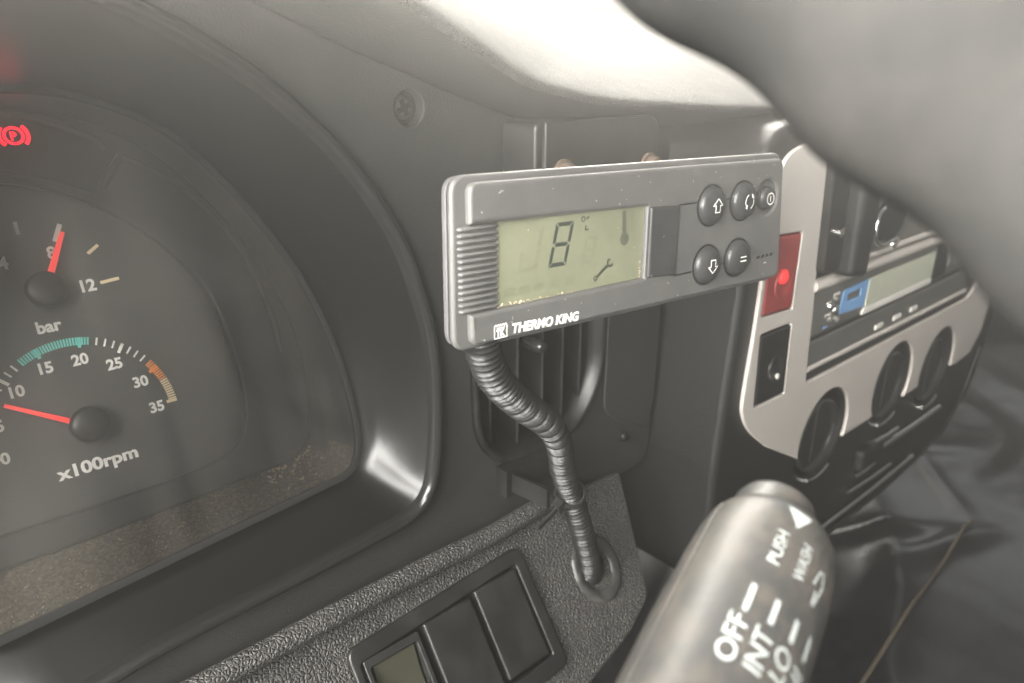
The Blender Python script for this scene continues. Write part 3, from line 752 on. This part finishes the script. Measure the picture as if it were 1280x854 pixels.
thm = [stroke([(0.0052, 0.0112), (0.0056, 0.0032)], 0.0019, z=ZL), poly_flat(circle((0.0058, 0.0020), 0.0021, 20), ZL+0.00009)]
obj('thermometer_icon', join(thm), 'mid', lcd)
gh = [stroke([(0.0090, 0.0112), (0.0093, 0.0040)], 0.0016, z=ZL)]+[stroke([(0.0072, 0.0108-0.0015*i), (0.0086, 0.0108-0.0015*i)], 0.0005, z=ZL) for i in range(5)]
obj('unlit_icon', join(gh), 'ghost', lcd)
w0, w1 = Vector((-0.0068, -0.0094)), Vector((-0.0006, -0.0052)); d = (w1-w0).normalized(); n2 = Vector((-d.y, d.x))
wr = [stroke([w0+d*0.001, w1-d*0.001], 0.0010, z=ZL), stroke(circle(w0, 0.0007, 12), 0.0006, True, z=ZL)]
wr.append(stroke([w1+d*0.0009+n2*0.0010, w1+n2*0.0013-d*.0003, w1-d*0.0011, w1-n2*0.0013-d*.0003, w1+d*0.0009-n2*0.0010], 0.0007, z=ZL))
obj('wrench_icon', join(wr), 'wmid', lcd)
# lint flecks on the face
fl_ = []
rnd = random.Random(11)
for i in range(46):
    x, y = rnd.uniform(-0.055, 0.09), rnd.choice([rnd.uniform(0.0135, 0.0235), rnd.uniform(-0.0215, -0.0135), rnd.uniform(-0.02, 0.02)])
    z = 0.0 if (x > 0.031 or abs(y) > 0.0132) else (0.0012 if x > 0.015 else -0.0020)
    a = rnd.uniform(0, 6.28); l = rnd.choice([0.0003, 0.0004, 0.0006, 0.0014])*rnd.uniform(0.6, 1.2)
    pts = [(x, y), (x+l*math.cos(a)*0.5, y+l*math.sin(a)*0.5), (x+l*math.cos(a+0.5), y+l*math.sin(a+0.5))]
    fl_.append(stroke(pts, 0.00014 if l > 0.0008 else 0.00026, z=z))
o = obj('lint', join(fl_), 'lint', ctl); o['kind'] = 'stuff'

# ================================================================== conduit, tie, grommet
CAB = [(0.1345, 0.166, -0.080), (0.13744, 0.168, -0.08845), (0.14423, 0.17, -0.10005), (0.15743, 0.173, -0.11333), (0.17512, 0.178, -0.12863), (0.1872, 0.184, -0.1440), (0.1955, 0.189, -0.16246),
       (0.2055, 0.1915, -0.184), (0.2125, 0.192, -0.203), (0.2200, 0.194, -0.2235), (0.2225, 0.1975, -0.234)]
cp = resample(catmull(CAB, 24), 0.00036)
cab = obj('corrugated_conduit', sweep(cp, lambda i, s: (0.0048 if s < 0.07 else 0.0044)+0.00095*math.sin(2*math.pi*s/0.0024), 18), 'conduit')
cab['label'] = 'black corrugated cable conduit running from the controller down to the panel'; cab['category'] = 'conduit'
grm = thing('cable_grommet', 'dark oval rubber grommet where the conduit enters the panel', 'grommet', F_LOW)
gz = [(0.0074, -0.006), (0.0076, -0.0015), (0.0086, 0.0002), (0.0104, 0.0012), (0.0122, 0.0014), (0.0134, 0.0010), (0.0142, -0.0004)]
gme = lathe([(r, z) for r, z in gz][::-1], (0, 0), 40, 1.15)
bm = bmesh.new(); bm.from_mesh(gme)
bmesh.ops.delete(bm, geom=[f for f in bm.faces if len(f.verts) > 4], context='FACES')
for v in bm.verts:
    v.co += Vector((GROM[0]+0.001, GROM[1]-0.001, 0.0008*mnoise.noise(v.co*300)))
bm.to_mesh(gme); bm.free()
obj('flange', finish(gme, True, 60), 'rubber', grm)
obj('throat', slab([circle(GROM, 0.0088, 28)], -0.0075, -0.0045, 0), 'matte', grm)
tie = thing('cable_tie', 'thin black cable tie holding the conduit to its clip', 'cable tie', loc=(0.2025, 0.19, -0.177))
tp = min(range(len(cp)), key=lambda i: (cp[i]-Vector((0.2018, 0.190, -0.1755))).length)
tdir = (cp[tp+4]-cp[tp-4]).normalized(); tn = Vector((0, -1, 0)); tn = (tn-tdir*tn.dot(tdir)).normalized(); tb = tdir.cross(tn)
rows = []
for k in range(40):
    a = 2*math.pi*k/40; e = (tn*math.cos(a)+tb*math.sin(a)); rr = 0.0058
    c = cp[tp]+e*rr+tdir*0.0010*math.cos(a)
    rows.append([c-tdir*0.0011-Vector(tie.location), c+e*0.0008-tdir*0.0011-Vector(tie.location), c+e*0.0008+tdir*0.0011-Vector(tie.location), c+tdir*0.0011-Vector(tie.location)])
rows.append(rows[0])
obj('strap', loft(rows, True, angle=40), 'gloss', tie)
hd = cp[tp]+tb*0.0072-Vector(tie.location)
def box(c, ax, ay, az, sx, sy, sz):
    v = [c+ax*sx*i+ay*sy*j+az*sz*k for i in (-.5, .5) for j in (-.5, .5) for k in (-.5, .5)]
    return from_data(v, [(0, 1, 3, 2), (4, 6, 7, 5), (0, 4, 5, 1), (2, 3, 7, 6), (0, 2, 6, 4), (1, 5, 7, 3)], False)
obj('locking_head', box(hd, tdir, tn, tb, 0.0045, 0.0042, 0.004), 'gloss', tie)
obj('tail', box(hd+tb*0.007+tdir*0.0005, tdir, tn, tb, 0.0022, 0.0009, 0.012), 'gloss', tie)
clip = thing('conduit_clip', 'black plastic clip on the dash behind the conduit', 'clip', loc=(0.2022, 0.222, -0.177))
bx = Vector((0, 0, 0)); lx_ = Vector((1, 0, 0)); ly_ = Vector((0, 1, 0)); lz_ = Vector((0, 0, 1))
obj('base', box(Vector((0.0, -0.0035, 0.0)), lx_, ly_, lz_, 0.030, 0.007, 0.013), 'matte', clip)
for sx in (-1, 1):
    rows = [[Vector((sx*x, y, z)) for z in (-0.0045, 0.0045)]+[Vector((sx*(x+0.0016), y, z)) for z in (0.0045, -0.0045)] for x, y in ((0.0105, -0.006), (0.0098, -0.013), (0.0086, -0.020), (0.0076, -0.026))]
    obj('jaw', loft(rows, True, True, True, angle=40), 'satin', clip)

# ================================================================== switch panel
swp = thing('switch_panel', 'black bezel with three rocker switches set in the lower dash', 'switch panel', F_LOW)
bo = roundpoly(BEZ, 0.005)
plate('bezel', [bo, roundpoly([(-0.1395, -0.0195), (-0.0600, -0.0152), (-0.0598, -0.0565), (-0.1395, -0.060)], 0.0015)], -0.004, 0.0022, 0.001, 'satin', swp)
obj('well', slab([roundpoly(offset_loop(BEZ, -0.002), 0.004)], -0.012, -0.010, 0), 'matte', swp)
for i, (u0, u1, vt, vb) in enumerate(((-0.0842, -0.0612, -0.0166, -0.0555), (-0.1108, -0.0868, -0.0180, -0.0570))):
    plate('switch', [roundpoly(rect(u0, u1, vb, vt), 0.0012)], -0.009, 0.0024+0.0004*i, 0.0012, 'satin', swp)
# left rocker, pressed: an open well with a sloping face
sw3 = plate('switch', [roundpoly(rect(-0.1385, -0.1136, -0.058, -0.0192), 0.001), roundpoly(rect(-0.1365, -0.1156, -0.055, -0.0225), 0.001)], -0.009, 0.0022, 0.0005, 'gloss', swp)
rows = [[Vector((x, -0.0225, -0.004)), Vector((x, -0.0228, 0.0010)), Vector((x, -0.033, -0.0014)), Vector((x, -0.040, -0.0020)), Vector((x, -0.055, 0.0042)), Vector((x, -0.055, -0.006))] for x in (-0.1350, -0.1168)]
obj('rocker', loft(rows, True, True, True, angle=30), 'olive', sw3)

# ================================================================== centre console
con = thing('centre_console', 'centre console with silver trim, rotary knobs and black surround', 'console', F_CON)
SURR = [(-0.0356, 0.1228), (-0.0528, 0.1218), (-0.0653, 0.1134), (-0.0722, 0.0916), (-0.0736, 0.0505), (-0.0768, 0.0039), (-0.0801, -0.0432), (-0.0800, -0.11), (-0.0400, -0.150), (0.072, -0.1517), (0.1574, -0.1522),
        (0.2573, -0.1428), (0.3008, -0.109), (0.3166, -0.0543), (0.3011, -0.0051), (0.2309, 0.1241), (0.0342, 0.1314)]
KH = [((0.0310, -0.0605), 0.0280), ((0.1225, -0.0545), 0.0280), ((0.2000, -0.0645), 0.0295)]
plate('surround', [roundpoly(SURR, 0.02)]+[circle(c, r, 44) for c, r in KH], -0.075, -0.0006, 0.004, 'console', con, res=5)
SILV = [(-0.017, 0.110), (-0.0293, 0.1131), (-0.040, 0.1125), (-0.0515, 0.1085), (-0.0583, 0.097), (-0.0605, 0.0715), (-0.061, 0.0442), (-0.0625, 0.0203), (-0.0648, -0.0074), (-0.063, -0.0178), (-0.0541, -0.030), (-0.0357, -0.0450),
        (-0.0012, -0.0676), (0.0678, -0.0715), (0.0955, -0.0717), (0.1442, -0.0725), (0.1773, -0.0721), (0.2345, -0.0743), (0.2687, -0.0715), (0.2847, -0.0551), (0.2888, -0.0304), (0.2817, -0.008), (0.2225, 0.109), (0.0373, 0.1234)]
KN = KH
def hullfix(p): return roundpoly(p, 0.006)
# silver trim: its lower edge is scalloped round the knobs
lower = []
def scal(c, r):
    a0 = math.asin(max(-1, min(1, (-0.0718-c[1])/r)))
    st, en = math.pi-a0, a0
    return [Vector((c[0]+r*math.cos(st+(en-st)*i/24), c[1]+r*math.sin(st+(en-st)*i/24))) for i in range(25)]
lp = [Vector((p.x, p.y)) for p in catmull([(a, b, 0) for a, b in SILV[:12]], 5)]
c, r = KN[0]; a0 = math.asin((-0.0718-c[1])/0.0292); st = math.radians(193)
lp += [Vector((0.0030-0.0002, -0.0674))] if False else []
lp += [Vector((c[0]+0.0292*math.cos(st+(a0-st)*i/24), c[1]+0.0292*math.sin(st+(a0-st)*i/24))) for i in range(25)]
for c, r in KN[1:]: lp += scal(c, r+0.0012)
lp += [Vector((0.2400, -0.0735)), Vector((0.2687, -0.0715)), Vector((0.2847, -0.0551)), Vector((0.2888, -0.0304)), Vector((0.2817, -0.008)), Vector((0.2225, 0.109)), Vector((0.0373, 0.1234))]
RADH = [(-0.0128, 0.1045), (-0.0081, 0.0466), (-0.0018, -0.0178), (0.2342, -0.0190), (0.2572, -0.0065), (0.2075, 0.0996), (0.0413, 0.1132)]
REDH = [(-0.0575, 0.0330), (-0.0285, 0.0312), (-0.0286, 0.0712), (-0.0570, 0.0728)]
ROCH = [(-0.0540, -0.0162), (-0.0246, -0.0170), (-0.0268, 0.0236), (-0.0562, 0.0243)]
plate('silver_trim', [lp, roundpoly(RADH, 0.004), roundpoly(REDH, 0.0015), roundpoly(ROCH, 0.0015)], -0.0008, 0.0015, 0.0008, 'silver', con)
# red switch and rocker
rs = plate('red_switch', [roundpoly([(-0.0566, 0.0337), (-0.0292, 0.0320), (-0.0293, 0.0704), (-0.0562, 0.0720)], 0.001)], -0.004, 0.0016, 0.0012, 'redplastic', con)
obj('dimple', lathe([(0.0075, 0.0016), (0.0073, 0.0024), (0.0062, 0.0022), (0.003, 0.0014), (0, 0.0012)], (-0.0420, 0.0475), 28), 'redplastic', rs)
obj('lamp', lathe([(0.0036, 0.0016), (0.0034, 0.0030), (0.002, 0.0040), (0, 0.0043)], (-0.0432, 0.0512), 20), 'led', rs)
rk = plate('rocker_switch', [roundpoly([(-0.0532, -0.0152), (-0.0254, -0.0161), (-0.0275, 0.0226), (-0.0553, 0.0234)], 0.001)], -0.004, 0.0018, 0.0014, 'satin', con)
obj('thumb_dimple', lathe([(0.0072, 0.0018), (0.0070, 0.0028), (0.0058, 0.0024), (0.003, 0.0012), (0, 0.0010)], (-0.0385, 0.0020), 28), 'satin', rk)
obj('indicator', lathe([(0.0018, 0.0018), (0.0018, 0.0026), (0, 0.003)], (-0.0360, -0.0035), 14), 'white', rk)
for (c, r), (kc, kr) in zip(KH, (((0.0278, -0.0612), 0.0238), ((0.1200, -0.0559), 0.0236), ((0.1950, -0.0662), 0.0245))):
    obj('knob_well', lathe([(r*1.01, -0.004), (r*0.98, -0.020), (0, -0.0201)], c, 44), 'matte', con)
    q = kr
    k = obj('knob', lathe([(q, -0.019), (q, -0.0030), (q*0.985, -0.0006), (q*0.94, 0.0004), (q*0.89, -0.0002), (q*0.85, -0.0022), (q*0.5, -0.0026), (0, -0.0027)], kc, 56), 'knob', con)
    g = roundpoly([(kc[0]-q*0.10, kc[1]-q*0.82), (kc[0]+q*0.10, kc[1]-q*0.82), (kc[0]+q*0.10, kc[1]+q*0.82), (kc[0]-q*0.10, kc[1]+q*0.82)], 0.002)
    obj('grip', slab([g], -0.005, -0.0014, 0.0010), 'knob', k)
    mk = [Vector((c[0]+(r*1.09)*math.cos(a), c[1]+(r*1.09)*math.sin(a), 0.0002)) for a in [math.radians(-110+7*i) for i in range(8)]]
    obj('dial_mark', sweep(mk, 0.0011, 8), 'chrome', k)
# heater sliders: rods and slots
st_ = plate('slider_stub', [roundpoly([(0.086, -0.108), (0.118, -0.109), (0.118, -0.0945), (0.086, -0.0925)], 0.003)], -0.002, 0.006, 0.003, 'matte', con)
for a, b, rr, m in (((0.118, -0.1022), (0.222, -0.1044), 0.0026, 'chrome'), ((0.1079, -0.0940), (0.1447, -0.0960), 0.0022, 'chrome'), ((0.0877, -0.1123), (0.1147, -0.1120), 0.0018, 'chrome'),
                    ((0.0813, -0.1218), (0.1452, -0.1250), 0.0017, 'chrome'), ((0.045, -0.1348), (0.1872, -0.1343), 0.0020, 'chrome')):
    obj('trim_rod', sweep([Vector((a[0], a[1], 0.0015)), Vector(((a[0]+b[0])/2, (a[1]+b[1])/2, 0.0022)), Vector((b[0], b[1], 0.0015))], rr, 10), m, con)
obj('edge_trim', sweep(catmull([(0.02, -0.1475, -0.001), (0.10, -0.1485, -0.001), (0.17, -0.147, -0.001), (0.235, -0.139, -0.001), (0.278, -0.115, -0.001), (0.298, -0.075, -0.001)], 8), 0.0016, 10), 'satin', con)

# ================================================================== radio in the console
rad = thing('radio', 'grey radio with pale display set in the silver console trim', 'radio', F_CON)
plate('body', [roundpoly([(-0.006, 0.008), (0.222, 0.008), (0.215, 0.0395), (-0.009, 0.0395)], 0.002)], -0.02, 0.0015, 0.0025, 'radio', rad, res=4)
obj('top_rail', sweep([Vector((-0.008, 0.0385, -0.0002)), Vector((0.1, 0.0388, 0.0002)), Vector((0.212, 0.0385, -0.0002))], 0.0034, 14), 'silver', rad)
plate('display', [rect(0.0560, 0.150, 0.0140, 0.0310)], 0.0005, 0.0022, 0.0002, 'screen', rad)
plate('display_surround', [roundpoly([(0.150, 0.012), (0.172, 0.012), (0.168, 0.034), (0.150, 0.034)], 0.002)], -0.001, 0.0028, 0.001, 'matte', rad)
plate('white_strip', [roundpoly([(0.052, 0.0095), (0.150, 0.0095), (0.150, 0.0135), (0.054, 0.0135)], 0.001)], 0.0005, 0.0024, 0.0003, 'white', rad)
plate('blue_label', [roundpoly([(0.024, 0.0165), (0.054, 0.0150), (0.0555, 0.0310), (0.026, 0.0300)], 0.0008), roundpoly([(0.031, 0.0225), (0.047, 0.0225), (0.047, 0.0275), (0.031, 0.0270)], 0.0005)], 0.001, 0.0021, 0.0001, 'blue', rad)
for x, y, s in ((0.012, 0.024, 0.0026), (0.0185, 0.0205, 0.003), (0.013, 0.0165, 0.002), (0.022, 0.0145, 0.0022), (0.0165, 0.0275, 0.0018)):
    obj('small_button', lathe([(s, 0.001), (s, 0.0025), (s*0.7, 0.0035), (0, 0.004)], (x, y), 16), 'chrome' if s > 0.0022 else 'radio', rad)
for i in range(6):
    plate('legend', [rect(0.008+0.007*(i % 2), 0.0125+0.007*(i % 2)+0.001*(i % 3), 0.0115+0.0035*i, 0.0128+0.0035*i)], 0.001, 0.0017, 0, 'white' if i % 3 else 'blue', rad)
for i in range(3): plate('key', [roundpoly(rect(0.176+0.012*i, 0.185+0.012*i, 0.016, 0.030), 0.001)], 0.001, 0.0025, 0.0005, 'radio', rad)
low = thing('storage_flap', 'grey flap with three white tabs directly below the radio', 'flap', F_CON)
plate('flap', [roundpoly([(-0.003, -0.0135), (0.232, -0.0150), (0.224, 0.0066), (-0.005, 0.0066)], 0.002)], -0.02, 0.0002, 0.003, 'radio', low, res=5)
for x in (0.084, 0.1097, 0.1346): plate('tab', [roundpoly(rect(x-0.005, x+0.005, -0.0066, -0.0036), 0.0005)], 0.0, 0.0012, 0.0003, 'white', low)
obj('lower_rail', sweep([Vector((0.0, -0.0105, -0.0005)), Vector((0.12, -0.0115, -0.0002)), Vector((0.228, -0.0120, -0.0005))], 0.0018, 10), 'silver', low)

# dark handset in the upper bay
hs = thing('upright_holder', 'dark upright plastic holder beside the silver trim, above the radio', 'holder', F_CON)
plate('cradle', [roundpoly([(-0.0100, 0.047), (0.008, 0.046), (0.004, 0.1060), (-0.0150, 0.1090)], 0.003)], -0.004, 0.006, 0.002, 'satin', hs)
plate('handpiece', [roundpoly([(0.0060, 0.0435), (0.0240, 0.0400), (0.0260, 0.0960), (0.0040, 0.1020)], 0.004)], -0.004, 0.014, 0.004, 'matte', hs)
obj('catch', lathe([(0.003, 0.006), (0.003, 0.008), (0, 0.009)], (-0.0005, 0.067), 16), 'chrome', hs)
obj('catch', lathe([(0.0022, 0.0128), (0.0022, 0.0148), (0, 0.0155)], (0.019, 0.0935), 16), 'chrome', hs)
bay = thing('cup_tray', 'grey tray with a bent chrome wire loop above the radio', 'tray', F_CON)
plate('tray', [roundpoly([(0.024, 0.0440), (0.20, 0.0440), (0.195, 0.090), (0.030, 0.092)], 0.004)], -0.006, 0.001, 0.002, 'radio', bay)
obj('tray_edge', sweep([Vector((0.025, 0.0460, 0.003)), Vector((0.11, 0.0465, 0.003)), Vector((0.198, 0.0455, 0.003))], 0.0018, 10), 'silver', bay)
plate('bowl', [circle((0.068, 0.064), 0.018, 32, 0.013)], 0.001, 0.004, 0.0015, 'matte', bay)
obj('wire_loop', sweep(catmull([(0.0540, 0.0720, 0.004), (0.0437, 0.0700, 0.006), (0.0405, 0.0623, 0.007), (0.0427, 0.0562, 0.007), (0.052, 0.0520, 0.007), (0.0627, 0.0526, 0.007), (0.072, 0.0525, 0.006), (0.0806, 0.0493, 0.004)], 8), 0.0013, 10), 'chrome', bay)
obj('stud', lathe([(0.003, 0.001), (0.003, 0.004), (0.0018, 0.006), (0, 0.0066)], (0.0745, 0.0485), 18), 'chrome', bay)

# ================================================================== wiper stalk
tip = Vector((0.1468, 0.0703, -0.0975)); ax = Vector((0.9391, 0.2830, 0.1950)).normalized()
sxv = Vector((-0.1276, -0.2397, 0.9624)); sxv = (sxv-ax*sxv.dot(ax)).normalized(); syv = ax.cross(sxv)
stk = bpy.data.objects.new('wiper_stalk', None); COL.objects.link(stk)
mm = Matrix((sxv, syv, ax)).transposed().to_4x4(); mm.translation = tip; stk.matrix_world = mm
stk['label'] = 'worn grey wiper stalk with white OFF and INT markings in the foreground'; stk['category'] = 'stalk'
SP = [(0.0095, -0.190), (0.0100, -0.165), (0.0130, -0.130), (0.0148, -0.085), (0.0150, -0.050), (0.0149, -0.028), (0.0146, -0.0205), (0.0139, -0.0160), (0.0126, -0.0130), (0.0108, -0.0112), (0.0090, -0.0105)]
def srad(s):
    for (r1, s1), (r2, s2) in zip(SP, SP[1:]):
        if s1 <= s <= s2: return r1+(r2-r1)*(s-s1)/(s2-s1)
    return SP[-1][0]
prof = []
for (r1, s1), (r2, s2) in zip(SP, SP[1:]):
    for j in range(3): prof.append((r1+(r2-r1)*j/3, s1+(s2-s1)*j/3))
prof.append(SP[-1])
body = obj('sleeve', lathe(prof, (0, 0), 56), 'stalk', stk)
obj('end_button', lathe([(0.0092, -0.014), (0.0092, -0.0075), (0.0086, -0.0058), (0.0070, -0.0050), (0, -0.0046)], (0.0016, -0.0014), 40), 'stalk', stk)
seam_pts = [Vector(((srad(s_)+0.0001)*math.cos(-0.95), (srad(s_)+0.0001)*math.sin(-0.95), s_)) for s_ in [-0.15+0.0025*i for i in range(54)]]
obj('mould_seam', sweep(seam_pts, 0.00045, 8), 'stalk', stk)
def wrap(me):
    for v in me.vertices:
        s, t, h = v.co.x, v.co.y, v.co.z
        r = srad(s)+0.00008+h*0.3; a = t/0.0148
        v.co = (r*math.cos(a), r*math.sin(a), s)
    return me
def stext(txt, s0, s1, deg, h, bold=0.005):
    me = text_mesh(txt, s1-s0, h, bold)
    # finer mesh so that the letters follow the curve
    bm = bmesh.new(); bm.from_mesh(me); bmesh.ops.subdivide_edges(bm, edges=bm.edges, cuts=1); bm.to_mesh(me); bm.free()
    # reading direction runs along the stalk, letters stand towards smaller angle
    for v in me.vertices: v.co = (s0+v.co.x, math.radians(deg)*0.0148-v.co.y, v.co.z)
    obj('lettering', wrap(me), 'sprint', stk)
stext('OFF', -0.0572, -0.0471, 6, 0.0036)
stext('INT', -0.0560, -0.0471, 24.5, 0.0036)
stext('LO', -0.0541, -0.0473, 42, 0.0036)
stext('HI', -0.0530, -0.0480, 59, 0.0036)
stext('PUSH', -0.0327, -0.0238, 10.5, 0.0024)
stext('WASH', -0.0327, -0.0233, 31, 0.0024)
def sline(pts, w): 
    me = stroke(sub([(s, math.radians(d)*0.0148) for s, d in pts], 5), w, z=0.0); obj('mark', wrap(me), 'sprint', stk)
for s0, s1, d in ((-0.046, -0.0395, 0.8), (-0.0455, -0.0398, 19), (-0.0455, -0.0402, 37), (-0.0454, -0.0397, 54)): sline([(s0, d), (s1, d)], 0.0010)
sline([(-0.0335, 46), (-0.0285, 50), (-0.0255, 47), (-0.0262, 43), (-0.0300, 40)], 0.0005)
sline([(-0.034, 47), (-0.034, 44), (-0.031, 44)], 0.0006)
tri = [(-0.0152, 1.5), (-0.0155, 25), (-0.0212, 14)]
bm = bmesh.new(); vv = [bm.verts.new((s, math.radians(d)*0.0148, 0)) for s, d in tri]; bm.faces.new(vv)
bmesh.ops.subdivide_edges(bm, edges=bm.edges, cuts=6, use_grid_fill=True); me = bpy.data.meshes.new('t'); bm.to_mesh(me); bm.free()
obj('mark', wrap(me), 'sprint', stk)

# ================================================================== steering wheel
sw = bpy.data.objects.new('steering_wheel', None); COL.objects.link(sw)
wn = Vector((0, -0.5767, 0.8170)); wc = Vector((-0.0987, 0.0021, -0.0247)); we = Vector((-0.2100, 0.7988, 0.5638))
we = (we-wn*we.dot(wn)).normalized(); w1_ = we.cross(wn)
mm = Matrix((w1_, we, wn)).transposed().to_4x4(); mm.translation = wc; sw.matrix_world = mm
sw['label'] = 'dark grey steering wheel rim blurred close in the upper right'; sw['category'] = 'steering wheel'
rim = []
RW = 0.2014
for i in range(721):
    a = 2*math.pi*i/720; rim.append(Vector((RW*math.cos(a), RW*math.sin(a), 0)))
def rim_r(i, s):
    a = 2*math.pi*i/720; return 0.0163-0.0009*math.cos(43*(-a+math.radians(4.7)))
obj('rim', sweep(rim, rim_r, 24, False), 'wheel', sw)
obj('hub', lathe([(0.040, -0.08), (0.055, -0.065), (0.060, -0.052), (0.052, -0.044), (0.03, -0.040), (0, -0.039)], (0, 0), 40), 'wheel', sw)
for a in (math.radians(55), math.radians(125), math.radians(235), math.radians(305)):
    d = Vector((math.cos(a), math.sin(a), 0))
    obj('spoke', sweep([d*0.045+Vector((0, 0, -0.055)), d*0.12+Vector((0, 0, -0.030)), d*0.17+Vector((0, 0, -0.006)), d*0.2], lambda i, s: 0.016-0.003*i/3, 14), 'wheel', sw)

# ================================================================== veil of lens glare, added as a volume
def air():  # scattering volume imitates veiling glare in the lens, not cab air
    v = [(x, y, z) for x in (-0.8, 3.0) for y in (-0.8, 1.6) for z in (-1.4, 0.9)]
    hz = obj('glare_veil', from_data(v, [(0, 1, 3, 2), (4, 6, 7, 5), (0, 4, 5, 1), (2, 3, 7, 6), (0, 2, 6, 4), (1, 5, 7, 3)], False), None)
    m = bpy.data.materials.new('glare_veil'); m.use_nodes = True; nt = m.node_tree; nt.nodes.remove(nt.nodes['Principled BSDF'])
    pv = nt.nodes.new('ShaderNodeVolumePrincipled'); pv.inputs['Density'].default_value = 0.72
    pv.inputs['Anisotropy'].default_value = 0.88; pv.inputs['Color'].default_value = (1, 0.985, 0.95, 1)
    nt.links.new(pv.outputs[0], nt.nodes['Material Output'].inputs['Volume']); hz.data.materials.append(m); hz['kind'] = 'stuff'
air()
